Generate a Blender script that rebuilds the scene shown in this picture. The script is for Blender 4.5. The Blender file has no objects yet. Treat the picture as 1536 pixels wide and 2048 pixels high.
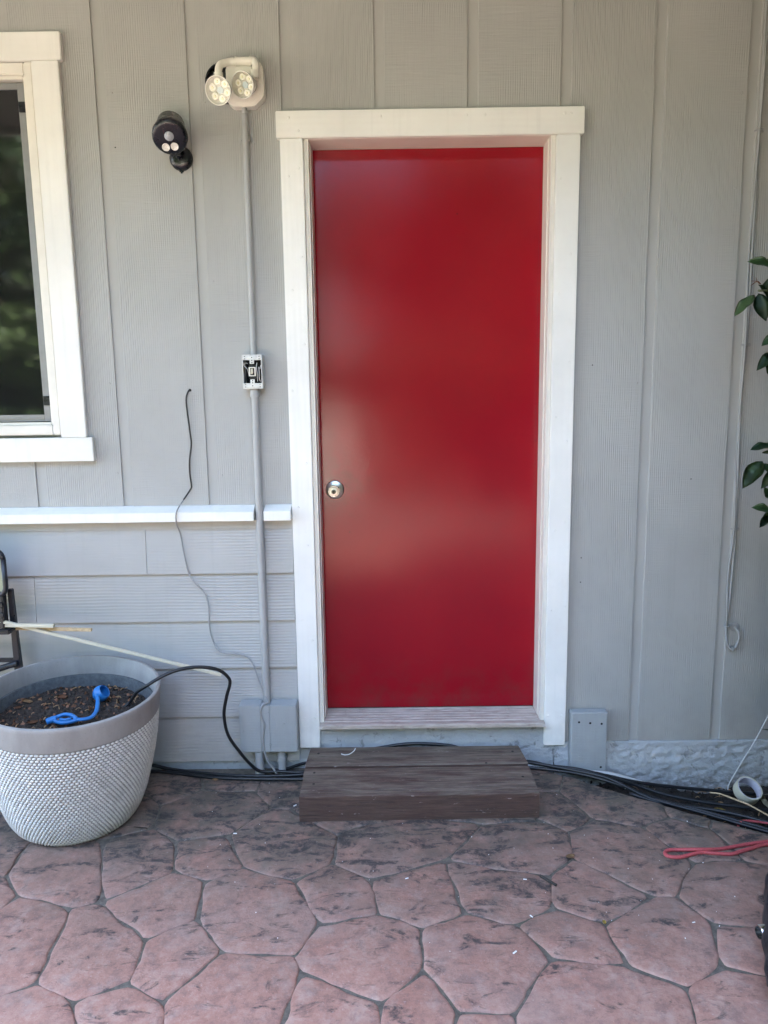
import bpy, bmesh, math, random
from mathutils import Vector, Matrix, Euler

random.seed(7)
SC = bpy.context.scene
COL = SC.collection
rad = math.radians

# ------------------------------------------------------------------ camera
cam_d = bpy.data.cameras.new('camera')
cam_d.sensor_fit = 'VERTICAL'
cam_d.sensor_height = 36.0
cam_d.lens = 26.01
cam_d.clip_start = 0.05
cam_d.clip_end = 500.0
cam = bpy.data.objects.new('camera', cam_d)
COL.objects.link(cam)
_p, _y, _r = rad(8.917), rad(-0.3125), rad(-0.7986)
_f = Vector((math.sin(_y) * math.cos(_p), math.cos(_y) * math.cos(_p), -math.sin(_p)))
_rt = Vector((math.cos(_y), -math.sin(_y), 0.0))
_up = _rt.cross(_f)
_R = _rt * math.cos(_r) + _up * math.sin(_r)
_U = -_rt * math.sin(_r) + _up * math.cos(_r)
_m = Matrix((( _R.x, _U.x, -_f.x), (_R.y, _U.y, -_f.y), (_R.z, _U.z, -_f.z))).to_4x4()
_m.translation = Vector((0.9075, -2.6052, 1.375))
cam.matrix_world = _m
SC.camera = cam

# ------------------------------------------------------------------ sky, sun, exposure
SUN_EL, SUN_AZ = rad(55.0), rad(28.0)      # azimuth from +Y (behind the house) towards +X
world = bpy.data.worlds.new('World')
SC.world = world
world.use_nodes = True
wn = world.node_tree
sky = wn.nodes.new('ShaderNodeTexSky')
sky.sky_type = 'NISHITA'
sky.sun_disc = False
sky.sun_elevation = SUN_EL
sky.sun_rotation = SUN_AZ
sky.air_density = 1.0
sky.dust_density = 4.0
sky.ozone_density = 0.6
wn.links.new(sky.outputs[0], wn.nodes['Background'].inputs[0])
wn.nodes['Background'].inputs[1].default_value = 0.15
sun_d = bpy.data.lights.new('sun', 'SUN')
sun_d.energy = 4.5
sun_d.angle = rad(0.5)
sun_d.color = (1.0, 0.95, 0.87)
sun = bpy.data.objects.new('sun', sun_d)
COL.objects.link(sun)
_sd = Vector((math.sin(SUN_AZ) * math.cos(SUN_EL), math.cos(SUN_AZ) * math.cos(SUN_EL), math.sin(SUN_EL)))
sun.rotation_euler = _sd.to_track_quat('Z', 'Y').to_euler()
sun.location = _sd * 40

SC.view_settings.view_transform = 'Standard'
SC.view_settings.look = 'None'
SC.view_settings.exposure = 4.2
SC.view_settings.gamma = 1.0
SC.view_settings.use_curve_mapping = False
SC.render.engine = 'CYCLES'
SC.cycles.use_denoising = True
SC.cycles.max_bounces = 8
SC.cycles.diffuse_bounces = 5
SC.cycles.sample_clamp_indirect = 6.0
SC.cycles.caustics_reflective = False
SC.cycles.caustics_refractive = False

# ------------------------------------------------------------------ materials
class NT:
    def __init__(s, name):
        s.m = bpy.data.materials.new(name)
        s.m.use_nodes = True
        s.t = s.m.node_tree
        s.b = s.t.nodes['Principled BSDF']
        s.out = s.t.nodes['Material Output']
    def n(s, typ, ins=None, **kw):
        nd = s.t.nodes.new(typ)
        for k, v in kw.items():
            setattr(nd, k, v)
        for k, v in (ins or {}).items():
            s.put(nd.inputs[k], v)
        return nd
    def put(s, sock, v):
        if isinstance(v, bpy.types.NodeSocket):
            s.t.links.new(v, sock)
        elif isinstance(v, bpy.types.Node):
            s.t.links.new(v.outputs[0], sock)
        else:
            sock.default_value = v
    def math(s, op, a, b=0.0, c=0.0, clamp=False):
        nd = s.t.nodes.new('ShaderNodeMath')
        nd.operation = op
        nd.use_clamp = clamp
        for i, v in enumerate((a, b, c)):
            s.put(nd.inputs[i], v)
        return nd.outputs[0]
    def xyz(s, sx=1, sy=1, sz=1, rnd=0.0, obj=False):
        """world position, scaled per axis, shifted by a random amount per object"""
        if obj:
            p = s.n('ShaderNodeTexCoord').outputs['Object']
        else:
            p = s.n('ShaderNodeNewGeometry').outputs['Position']
        if rnd:
            r = s.n('ShaderNodeObjectInfo').outputs['Random']
            r = s.math('MULTIPLY', r, rnd)
            p = s.n('ShaderNodeVectorMath', {0: p, 1: r}, operation='ADD').outputs[0]
        return s.n('ShaderNodeVectorMath', {0: p, 1: (sx, sy, sz)}, operation='MULTIPLY').outputs[0]
    def noise(s, vec, scale, detail=4, rough=0.55, dist=0.0):
        return s.n('ShaderNodeTexNoise', {'Vector': vec, 'Scale': scale, 'Detail': detail, 'Roughness': rough, 'Distortion': dist}).outputs[0]
    def ramp(s, fac, *stops, mode='LINEAR'):
        nd = s.n('ShaderNodeValToRGB', {0: fac})
        nd.color_ramp.interpolation = mode
        e = nd.color_ramp.elements
        while len(e) < len(stops):
            e.new(0.5)
        for el, (p, c) in zip(e, stops):
            el.position = p
            el.color = c if len(c) == 4 else (*c, 1)
        return nd.outputs[0]
    def rampf(s, fac, a, b, lo=0.0, hi=1.0):
        nd = s.n('ShaderNodeMapRange', {0: fac, 1: a, 2: b, 3: lo, 4: hi})
        return nd.outputs[0]
    def mix(s, fac, a, b, blend='MIX'):
        nd = s.n('ShaderNodeMix', data_type='RGBA', blend_type=blend)
        s.put(nd.inputs[0], fac)
        for sock, v in ((nd.inputs[6], a), (nd.inputs[7], b)):
            s.put(sock, v if not isinstance(v, tuple) or len(v) == 4 else (*v, 1))
        return nd.outputs[2]
    def bump(s, h, strength=0.5, dist=0.002, normal=None):
        nd = s.n('ShaderNodeBump', {'Height': h, 'Strength': strength, 'Distance': dist})
        if normal is not None:
            s.put(nd.inputs['Normal'], normal)
        return nd.outputs[0]
    def set(s, col=None, rough=None, metal=None, normal=None, spec=None, **kw):
        if col is not None:
            s.put(s.b.inputs['Base Color'], (*col, 1) if isinstance(col, tuple) and len(col) == 3 else col)
        if rough is not None: s.put(s.b.inputs['Roughness'], rough)
        if metal is not None: s.put(s.b.inputs['Metallic'], metal)
        if normal is not None: s.put(s.b.inputs['Normal'], normal)
        if spec is not None: s.put(s.b.inputs['Specular IOR Level'], spec)
        for k, v in kw.items():
            s.put(s.b.inputs[k], v)
        return s.m

M = {}
def simple(name, col, rough=0.5, metal=0.0, var=0.12, scale=30, bump=0.15, bscale=120, bdist=0.0008, spec=None):
    t = NT(name)
    p = t.xyz(rnd=3.0)
    nz = t.noise(p, scale, 5)
    c = t.mix(t.rampf(nz, .3, .7), tuple(x * (1 - var) for x in col), tuple(min(1, x * (1 + var)) for x in col))
    nb = t.noise(p, bscale, 4)
    M[name] = t.set(col=c, rough=t.rampf(nz, .3, .7, max(.02, rough - .06), min(1, rough + .06)), metal=metal,
                    normal=t.bump(nb, bump, bdist), spec=spec)
    return M[name]

WALLC = (0.380, 0.380, 0.364)
def wood_paint(name, col, vertical=True, strength=0.55, cross=True, period=0.0075, rough=0.5, dirt=True):
    """painted, embossed wood grain running along z (vertical) or along x"""
    t = NT(name)
    g = t.n('ShaderNodeNewGeometry').outputs['Position']
    r = t.math('MULTIPLY', t.n('ShaderNodeObjectInfo').outputs['Random'], 31.7)
    sp = t.n('ShaderNodeSeparateXYZ', {0: g})
    if vertical:
        u, v = sp.outputs[0], sp.outputs[2]
    else:
        u, v = sp.outputs[2], sp.outputs[0]
    u = t.math('ADD', u, r)
    v = t.math('ADD', v, t.math('MULTIPLY', r, 1.9))
    vec = t.n('ShaderNodeCombineXYZ', {0: u, 1: t.math('MULTIPLY', v, 0.33), 2: r}).outputs[0]
    sc = 0.314 / period
    w = t.n('ShaderNodeTexWave', {'Vector': vec, 'Scale': sc, 'Distortion': 11.0, 'Detail': 3.0, 'Detail Scale': 0.11, 'Detail Roughness': 0.6},
            wave_type='BANDS', bands_direction='X', wave_profile='SIN').outputs[1]
    fine = t.noise(t.n('ShaderNodeCombineXYZ', {0: t.math('MULTIPLY', u, 240.0), 1: t.math('MULTIPLY', v, 9.0), 2: r}).outputs[0], 1.0, 3)
    patch = t.noise(t.n('ShaderNodeCombineXYZ', {0: t.math('MULTIPLY', u, 3.0), 1: t.math('MULTIPLY', v, 1.6), 2: r}).outputs[0], 1.0, 2)
    pm = t.rampf(patch, .38, .62)
    h = t.math('ADD', t.math('MULTIPLY', t.math('MULTIPLY', w, pm), 0.8), t.math('MULTIPLY', fine, 0.55))
    if cross:
        cr = t.noise(t.n('ShaderNodeCombineXYZ', {0: t.math('MULTIPLY', u, 14.0), 1: t.math('MULTIPLY', v, 190.0), 2: r}).outputs[0], 1.0, 2)
        h = t.math('ADD', h, t.math('MULTIPLY', t.math('MULTIPLY', cr, t.math('SUBTRACT', 1.0, pm)), 0.9))
    big = t.noise(g, 2.2, 5, 0.6)
    c = t.mix(t.rampf(big, .3, .7), tuple(x * 0.90 for x in col), tuple(x * 1.06 for x in col))
    strk = t.noise(t.xyz(30, 30, .9), 1.0, 4, .6)
    c = t.mix(t.rampf(strk, .54, .72, 0, .20), c, tuple(x * .70 for x in col))
    sm = t.noise(g, 34, 6, 0.7)
    c = t.mix(t.rampf(sm, .58, .80, 0, .22), c, tuple(x * .72 for x in col))
    if dirt:
        # splash-back dirt on the lowest boards
        d = t.rampf(sp.outputs[2], 0.32, 0.0, 0.0, 0.40)
        d = t.math('MULTIPLY', d, t.rampf(t.noise(g, 9, 6, .65), .35, .7))
        c = t.mix(d, c, (0.19, 0.165, 0.14))
    M[name] = t.set(col=c, rough=rough, normal=t.bump(h, strength, 0.0016))
    return M[name]

wood_paint('siding_paint', WALLC, True, .75)
wood_paint('lap_paint', (0.412, 0.408, 0.394), False, 0.8, cross=False, period=0.011)
wood_paint('block_paint', (0.35, 0.37, 0.375), False, 0.45, cross=True, period=0.006)
wood_paint('trim_paint', (0.81, 0.80, 0.755), False, 0.16, cross=False, period=0.02, rough=0.42, dirt=True)
wood_paint('trim_paint_upright', (0.81, 0.80, 0.755), True, 0.16, cross=False, period=0.02, rough=0.42, dirt=True)

simple('groove_paint', (0.380, 0.380, 0.364), 0.5, var=.04, scale=6, bump=.1)
simple('grey_paint_metal', (0.36, 0.362, 0.355), 0.38, var=.05, scale=20, bump=.08)
simple('white_vinyl', (0.74, 0.71, 0.64), 0.35, var=.05, scale=14, bump=.05)
simple('white_plastic', (0.80, 0.775, 0.70), 0.35, var=.05, scale=22, bump=.04)
simple('black_plastic', (0.006, 0.007, 0.011), 0.28, var=.2, scale=30, bump=.06)
simple('black_rubber', (0.011, 0.012, 0.014), 0.42, var=.3, scale=40, bump=.1)
simple('dark_gap', (0.010, 0.010, 0.010), 0.9, var=.1)
simple('screen_frame_metal', (0.26, 0.26, 0.26), 0.4, metal=.3, var=.06)
simple('galv_metal', (0.55, 0.55, 0.54), 0.38, metal=.55, var=.12, scale=60)
simple('zinc_plate', (0.62, 0.62, 0.60), 0.40, metal=.2, var=.1, scale=60)
simple('chrome', (0.75, 0.74, 0.72), 0.16, metal=1.0, var=.05, bump=.03)
simple('nickel', (0.50, 0.475, 0.43), 0.30, metal=1.0, var=.04, bump=.03)
simple('keyway', (0.10, 0.10, 0.07), 0.4, metal=.7, var=.1)
simple('chair_black', (0.012, 0.013, 0.018), 0.33, var=.15, bump=.1)
simple('chair_sling', (0.33, 0.33, 0.22), 0.8, var=.1, scale=180, bump=.4, bscale=400)
simple('cord_red', (0.42, 0.07, 0.075), 0.6, var=.2, scale=220, bump=.5, bscale=320)
simple('wire_grey', (0.30, 0.305, 0.30), 0.45, var=.06)
simple('wire_white', (0.55, 0.55, 0.53), 0.5, var=.08)
simple('tape_cream', (0.52, 0.49, 0.37), 0.55, var=.05)
simple('tape_core', (0.50, 0.48, 0.55), 0.6, var=.08)
simple('stick_cream', (0.60, 0.55, 0.42), 0.4, var=.05)
simple('stick_raw', (0.52, 0.38, 0.22), 0.75, var=.25, scale=80, bump=.5)
simple('blue_plastic', (0.020, 0.165, 0.44), 0.38, var=.12, scale=25, bump=.06)
simple('bag_black', (0.012, 0.014, 0.017), 0.42, var=.3, scale=18, bump=.35, bscale=60, bdist=.003)
simple('led_lens', (0.92, 0.91, 0.82), 0.12, var=.08, scale=200, bump=.02)
simple('led_core', (0.86, 0.83, 0.60), 0.2, var=.05)
simple('led_centre', (0.52, 0.62, 0.66), 0.25, var=.05)
simple('lamp_cup', (0.68, 0.66, 0.60), 0.25, metal=.0, var=.05)
simple('sensor_lens', (0.34, 0.36, 0.40), 0.3, var=.1, scale=150)
simple('reflector', (0.85, 0.83, 0.78), 0.28, metal=.35, var=.05, bump=.8, bscale=260, bdist=.003)
simple('toggle_ivory', (0.62, 0.56, 0.42), 0.35, var=.05)
simple('soffit_paint', (0.41, 0.41, 0.405), 0.6, var=.05)
simple('roof_shingle', (0.10, 0.095, 0.09), 0.9, var=.25, scale=20)
simple('interior_dark', (0.05, 0.05, 0.05), 0.9, var=.1)
simple('dead_leaf_tan', (0.36, 0.22, 0.11), 0.7, var=.3, scale=90, bump=.3)
simple('dead_leaf_brown', (0.20, 0.09, 0.045), 0.7, var=.3, scale=90, bump=.3)
simple('leaf_yellow', (0.50, 0.36, 0.08), 0.6, var=.2, scale=120)
simple('white_fleck', (0.75, 0.75, 0.72), 0.6, var=.05)
simple('twig_dark', (0.03, 0.025, 0.02), 0.8, var=.2)
simple('bark', (0.10, 0.08, 0.06), 0.9, var=.3, scale=30, bump=.8, bscale=40, bdist=.01)
simple('stem_green', (0.08, 0.09, 0.04), 0.7, var=.2)

def leaf_mat(name, a, b, rough=0.32):
    t = NT(name)
    r = t.n('ShaderNodeObjectInfo').outputs['Random']
    nz = t.noise(t.xyz(rnd=5), 22, 4)
    f = t.math('ADD', t.math('MULTIPLY', r, .5), t.math('MULTIPLY', nz, .5))
    M[name] = t.set(col=t.mix(t.rampf(f, .2, .8), a, b), rough=rough, normal=t.bump(nz, .25, .002))
leaf_mat('shrub_leaf', (0.018, 0.050, 0.020), (0.050, 0.090, 0.028), .45)
leaf_mat('tree_leaf', (0.035, 0.070, 0.020), (0.085, 0.125, 0.035), .5)
leaf_mat('tree_leaf_dark', (0.022, 0.050, 0.018), (0.05, 0.085, 0.026), .5)

def door_mat():
    t = NT('red_door_paint')
    p = t.xyz()
    n1 = t.noise(p, 3.2, 3, .5)
    n2 = t.noise(p, 85, 3, .6)           # roller stipple
    c = t.mix(t.rampf(n1, .3, .7), (0.246, 0.0036, 0.0130), (0.280, 0.0054, 0.0136))
    # a few tiny pinholes and scuffs
    v = t.n('ShaderNodeTexVoronoi', {'Vector': p, 'Scale': 5.5}, feature='F1').outputs['Distance']
    c = t.mix(t.rampf(v, .010, .016, .8, 0), c, (0.03, 0.01, 0.012))
    nick = t.n('ShaderNodeTexVoronoi', {'Vector': t.xyz(1, 1, 1.4), 'Scale': 2.1}, feature='F1').outputs['Distance']
    c = t.mix(t.rampf(nick, .009, .014, .7, 0), c, (0.55, 0.22, 0.20))
    zz = t.n('ShaderNodeSeparateXYZ', {0: p}).outputs[2]
    grime = t.math('MULTIPLY', t.rampf(zz, .42, .19, 0, .55), t.rampf(t.noise(p, 13, 6, .7), .42, .66))
    c = t.mix(grime, c, (0.16, 0.035, 0.03))
    kd = t.n('ShaderNodeVectorMath', {0: p, 1: (.735, .095, 1.05)}, operation='DISTANCE').outputs['Value']
    hand = t.math('MULTIPLY', t.rampf(kd, .16, .03, 0, .45), t.rampf(t.noise(p, 24, 6, .7), .40, .66))
    c = t.mix(hand, c, (0.13, 0.02, 0.018))
    n3 = t.noise(t.xyz(1, 1, .6), 5.5, 2, .45)
    h = t.math('ADD', t.math('MULTIPLY', n2, .16), t.math('MULTIPLY', n3, .9))
    M['red_door_paint'] = t.set(col=c, rough=t.rampf(n1,   .3, .7, .125, .175), normal=t.bump(h, .30, .004), spec=.25)
door_mat()

def threshold_mat():
    t = NT('threshold_metal')
    p = t.xyz(1, 6, 6)
    n = t.noise(p, 14, 6, .65)
    c = t.mix(t.rampf(n, .35, .65), (0.37, 0.305, 0.260), (0.56, 0.50, 0.44))
    c = t.mix(t.rampf(t.noise(t.xyz(), 26, 5, .7), .55, .75, 0, .5), c, (0.20, 0.12, 0.10))
    M['threshold_metal'] = t.set(col=c, rough=.5, metal=.15, normal=t.bump(n, .2, .001))
threshold_mat()

def foundation_mat():
    t = NT('foundation_paint')
    p = t.xyz()
    n = t.noise(p, 22, 8, .62, .5)
    n2 = t.noise(t.xyz(1, 1, 1.6), 60, 6, .6)
    h = t.math('ADD', n, t.math('MULTIPLY', n2, .4))
    pit = t.rampf(n, .36, .42, 1, 0)
    c = t.mix(t.rampf(t.noise(p, 5, 5), .3, .7), (0.36, 0.375, 0.385), (0.42, 0.435, 0.44))
    c = t.mix(t.math('MULTIPLY', pit, .55), c, (0.12, 0.115, 0.11))
    z = t.n('ShaderNodeSeparateXYZ', {0: t.n('ShaderNodeNewGeometry').outputs['Position']}).outputs[2]
    d = t.math('MULTIPLY', t.rampf(z, 0.02, -0.10, 0, .8), t.rampf(n2, .3, .6))
    c = t.mix(d, c, (0.11, 0.095, 0.075))
    M['foundation_paint'] = t.set(col=c, rough=.7, normal=t.bump(h, .9, .010))
foundation_mat()

def step_mat():
    t = NT('worn_step_wood')
    r = t.math('MULTIPLY', t.n('ShaderNodeObjectInfo').outputs['Random'], 9.3)
    g = t.n('ShaderNodeNewGeometry')
    p0 = t.n('ShaderNodeVectorMath', {0: g.outputs['Position'], 1: r}, operation='ADD').outputs[0]
    def sv(a, b, c_):
        return t.n('ShaderNodeVectorMath', {0: p0, 1: (a, b, c_)}, operation='MULTIPLY').outputs[0]
    grain = t.noise(sv(9, 150, 150), 1.0, 8, .72, .5)
    worn = t.noise(sv(5, 24, 24), 1.0, 8, .70)
    spk = t.noise(sv(26, 90, 90), 1.0, 5, .7)
    up = t.rampf(t.n('ShaderNodeSeparateXYZ', {0: g.outputs['Normal']}).outputs[2], .2, .7)
    maroon = t.mix(t.rampf(grain, .3, .7), (0.040, 0.020, 0.015), (0.100, 0.050, 0.037))
    grey = t.mix(t.rampf(grain, .3, .72), (0.062, 0.048, 0.036), (0.275, 0.220, 0.168))
    wf = t.math('MULTIPLY', t.rampf(worn, .34, .58), t.math('ADD', t.math('MULTIPLY', up, .9), .10))
    c = t.mix(wf, maroon, grey)
    c = t.mix(t.rampf(spk, .645, .70, 0, .8), c, (0.36, 0.30, 0.27))
    gn = t.noise(sv(7, 20, 20), 1.0, 4)
    c = t.mix(t.rampf(gn, .70, .80, 0, .6), c, (0.035, 0.045, 0.018))
    c = t.mix(t.rampf(t.noise(sv(3, 240, 240), 1.0, 3), .60, .68, 0, .6), c, (0.02, 0.017, 0.016))
    M['worn_step_wood'] = t.set(col=c, rough=.72, normal=t.bump(t.math('ADD', grain, t.math('MULTIPLY', spk, .5)), .9, .004))
step_mat()

def stone_mat(name, joints=False):
    t = NT(name)
    g = t.n('ShaderNodeNewGeometry').outputs['Position']
    sp = t.n('ShaderNodeSeparateXYZ', {0: g})
    rnd = t.n('ShaderNodeObjectInfo').outputs['Random']
    off = t.n('ShaderNodeVectorMath', {0: g, 1: t.math('MULTIPLY', rnd, 4.0)}, operation='ADD').outputs[0]
    a = t.noise(off, 7.0, 6, .62)
    b = t.noise(off, 46.0, 6, .68)
    cst = t.n('ShaderNodeVectorMath', {0: off, 1: (1.0, 2.3, 1.0)}, operation='MULTIPLY').outputs[0]
    st = t.noise(cst, 8.5, 9, .70, .9)
    base = t.mix(t.rampf(a, .28, .72), (0.318, 0.147, 0.106), (0.385, 0.224, 0.168))
    base = t.mix(t.math('MULTIPLY', rnd, .45), base, (0.36, 0.190, 0.142))
    mott = t.noise(off, 30, 9, .78)
    base = t.mix(t.rampf(mott, .48, .60, 0, .70), base, (0.19, 0.108, 0.090))
    base = t.mix(t.rampf(mott, .46, .34, 0, .55), base, (0.44, 0.295, 0.235))
    # chalky bloom
    base = t.mix(t.rampf(t.noise(off, 16, 6, .7), .50, .74, 0, .55), base, (0.43, 0.34, 0.285))
    # weather: greyer and blacker close to the wall, where the patio stays damp
    near = t.rampf(t.math('ADD', sp.outputs[1], t.math('MULTIPLY', t.math('SUBTRACT', t.noise(g, 2.2, 4), .5), .75)), -1.05, -.36)
    base = t.mix(t.math('MULTIPLY', near, t.rampf(t.noise(off, 11, 6, .65),   .28, .58, .20, .95)), base, (0.108, 0.090, 0.068))
    grey2 = t.rampf(t.noise(g, 3.1, 5, .6), .52, .68)
    base = t.mix(t.math('MULTIPLY', grey2, .35), base, (0.27, 0.205, 0.175))
    thr = t.math('SUBTRACT', .580, t.math('MULTIPLY', near, .115))
    dk = t.math('MULTIPLY', t.math('SUBTRACT', st, thr), 13.0, clamp=True)
    dk = t.math('MULTIPLY', dk, t.rampf(b, .36, .54, .10, 1))
    base = t.mix(t.math('MULTIPLY', dk, .90), base, (0.034, 0.033, 0.032))
    base = t.mix(t.rampf(b, .60, .78, 0, .35), base, (0.085, 0.06, 0.055))
    base = t.mix(t.rampf(t.noise(off, 150, 3, .6), .64, .72, 0, .35), base, (0.48, 0.40, 0.37))
    col = base
    h = t.math('ADD', t.math('MULTIPLY', st, 1.0), t.math('MULTIPLY', b, .5))
    if joints:
        v = t.n('ShaderNodeTexVoronoi', {'Vector': g, 'Scale': 3.6}, feature='DISTANCE_TO_EDGE').outputs['Distance']
        col = t.mix(t.rampf(v, .022, .040, 1, 0), col, (0.13, 0.11, 0.095))
    M[name] = t.set(col=col, rough=t.rampf(b, .3, .7, .56, .74), normal=t.bump(h, .55, .006))
stone_mat('stamped_stone')
stone_mat('patio_far', True)

def grout_mat():
    t = NT('grout')
    g = t.xyz()
    n = t.noise(g, 55, 6, .7)
    c = t.mix(t.rampf(n, .3, .7), (0.060, 0.051, 0.040), (0.175, 0.150, 0.118))
    c = t.mix(t.rampf(t.noise(g, 9, 4), .58, .72, 0, .5), c, (0.05, 0.058, 0.028))
    M['grout'] = t.set(col=c, rough=.9, normal=t.bump(n, .8, .004))
grout_mat()

def soil_mat(name, a, b, s=60):
    t = NT(name)
    g = t.xyz()
    n = t.noise(g, s, 8, .75)
    c = t.mix(t.rampf(n, .35, .68), a, b)
    c = t.mix(t.rampf(t.noise(g, s * 2.6, 4, .7), .62, .72, 0, .6), c, (0.16, 0.115, 0.08))
    M[name] = t.set(col=c, rough=.95, normal=t.bump(n, 1.0, .008))
soil_mat('bed_soil', (0.012, 0.010, 0.009), (0.050, 0.040, 0.032))
soil_mat('pot_soil', (0.012, 0.010, 0.009), (0.075, 0.055, 0.042), 90)

def yard_mat():
    t = NT('yard_gravel')
    g = t.xyz()
    n = t.noise(g, .9, 6, .6)
    M['yard_gravel'] = t.set(col=t.mix(t.rampf(n, .35, .65), (0.105, 0.098, 0.082), (0.160, 0.150, 0.128)), rough=.9)
yard_mat()

def pot_mats():
    t = NT('pot_rim_resin')
    g = t.xyz(obj=True)
    n = t.noise(t.n('ShaderNodeVectorMath', {0: g, 1: (1, 1, .35)}, operation='MULTIPLY').outputs[0], 18, 6, .65)
    c = t.mix(t.rampf(n, .3, .7), (0.255, 0.24, 0.225), (0.335, 0.32, 0.30))
    c = t.mix(t.rampf(t.noise(g, 160, 3), .62, .72, 0, .4), c, (0.18, 0.17, 0.16))
    M['pot_rim_resin'] = t.set(col=c, rough=.62, normal=t.bump(t.noise(g, 120, 4), .2, .001))
    t = NT('pot_bump_resin')
    g = t.xyz(obj=True)
    n = t.noise(g, 70, 5, .7)
    c = t.mix(t.rampf(n, .36, .66), (0.54, 0.52, 0.48), (0.71, 0.69, 0.64))
    c = t.mix(t.rampf(t.noise(g, 9, 5, .6), .56, .72, 0, .45), c, (0.33, 0.315, 0.29))
    zl = t.n('ShaderNodeSeparateXYZ', {0: g}).outputs[2]
    c = t.mix(t.math('MULTIPLY', t.rampf(zl, .11, .0, 0, .7), t.rampf(t.noise(g, 22, 5, .7), .35, .65)), c, (0.27, 0.235, 0.20))
    M['pot_bump_resin'] = t.set(col=c, rough=.5)
    t = NT('pot_gap_resin')
    n = t.noise(t.xyz(obj=True), 40, 5)
    M['pot_gap_resin'] = t.set(col=t.mix(n, (0.17, 0.165, 0.155), (0.26, 0.25, 0.235)), rough=.7)
    t = NT('pot_liner')
    n = t.noise(t.xyz(obj=True), 55, 6, .7)
    M['pot_liner'] = t.set(col=t.mix(t.rampf(n, .35, .65), (0.050, 0.056, 0.062), (0.10, 0.11, 0.115)), rough=.8, normal=t.bump(n, .4, .002))
pot_mats()

def glass_mat():
    t = NT('window_glass')
    tr = t.n('ShaderNodeBsdfTransparent', {0: (0.30, 0.32, 0.31, 1)})
    gl = t.n('ShaderNodeBsdfGlossy', {'Color': (.85, .85, .85, 1), 'Roughness': 0.05})
    wob = t.noise(t.xyz(), 3.0, 2)
    t.put(gl.inputs['Normal'], t.bump(wob, .05, .01))
    back = t.n('ShaderNodeNewGeometry').outputs['Backfacing']
    fr = t.math('MULTIPLY', t.n('ShaderNodeFresnel', {'IOR': 1.62}).outputs[0], t.math('SUBTRACT', 1.0, back))
    mx = t.n('ShaderNodeMixShader', {0: fr, 1: tr, 2: gl})
    # insect screen in front of the pane: a thin dull veil
    df = t.n('ShaderNodeBsdfDiffuse', {0: (0.10, 0.10, 0.10, 1)})
    mx = t.n('ShaderNodeMixShader', {0: .10, 1: mx, 2: df})
    t.t.links.new(mx.outputs[0], t.out.inputs[0])
    M['window_glass'] = t.m
    t = NT('lamp_glass')
    tr = t.n('ShaderNodeBsdfTransparent', {0: (0.95, 0.95, 0.93, 1)})
    gl = t.n('ShaderNodeBsdfGlossy', {'Color': (1, 1, 1, 1), 'Roughness': 0.05})
    fr = t.math('MULTIPLY', t.n('ShaderNodeFresnel', {'IOR': 1.45}).outputs[0], t.math('SUBTRACT', 1.0, t.n('ShaderNodeNewGeometry').outputs['Backfacing']))
    mx = t.n('ShaderNodeMixShader', {0: fr, 1: tr, 2: gl})
    t.t.links.new(mx.outputs[0], t.out.inputs[0])
    M['lamp_glass'] = t.m
glass_mat()

# ------------------------------------------------------------------ helpers
def link(name, me, mat, parent=None, local=False, smooth=False, kind=None):
    o = bpy.data.objects.new(name, me)
    COL.objects.link(o)
    if mat and not me.materials:
        me.materials.append(M[mat])
    if smooth:
        me.polygons.foreach_set('use_smooth', [True] * len(me.polygons))
        if smooth != 'all':
            try:
                me.set_sharp_from_angle(angle=rad(40))
            except Exception:
                pass
    if parent is not None:
        o.parent = parent
        if not local:
            o.matrix_parent_inverse = BASE[parent.name].inverted()
    BASE[o.name] = BASE[parent.name] if (parent is not None and not local) else Matrix.Identity(4)
    if parent is not None and not local:
        BASE[o.name] = Matrix.Identity(4)   # its own matrix_world is the identity
    elif parent is not None:
        BASE[o.name] = BASE[parent.name]
    if kind: o['kind'] = kind
    return o
BASE = {}

def thing(name, label, cat, loc=(0, 0, 0), group=None, rot=(0, 0, 0), kind=None):
    o = bpy.data.objects.new(name, None)
    o.empty_display_size = 0.05
    COL.objects.link(o)
    o.location = loc
    o.rotation_euler = rot
    BASE[o.name] = Matrix.LocRotScale(Vector(loc), Euler(rot), None)
    tag(o, label, cat, group, kind)
    return o

def tag(o, label=None, cat=None, group=None, kind=None):
    if label: o['label'] = label
    if cat: o['category'] = cat
    if group: o['group'] = group
    if kind: o['kind'] = kind
    return o

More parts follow.
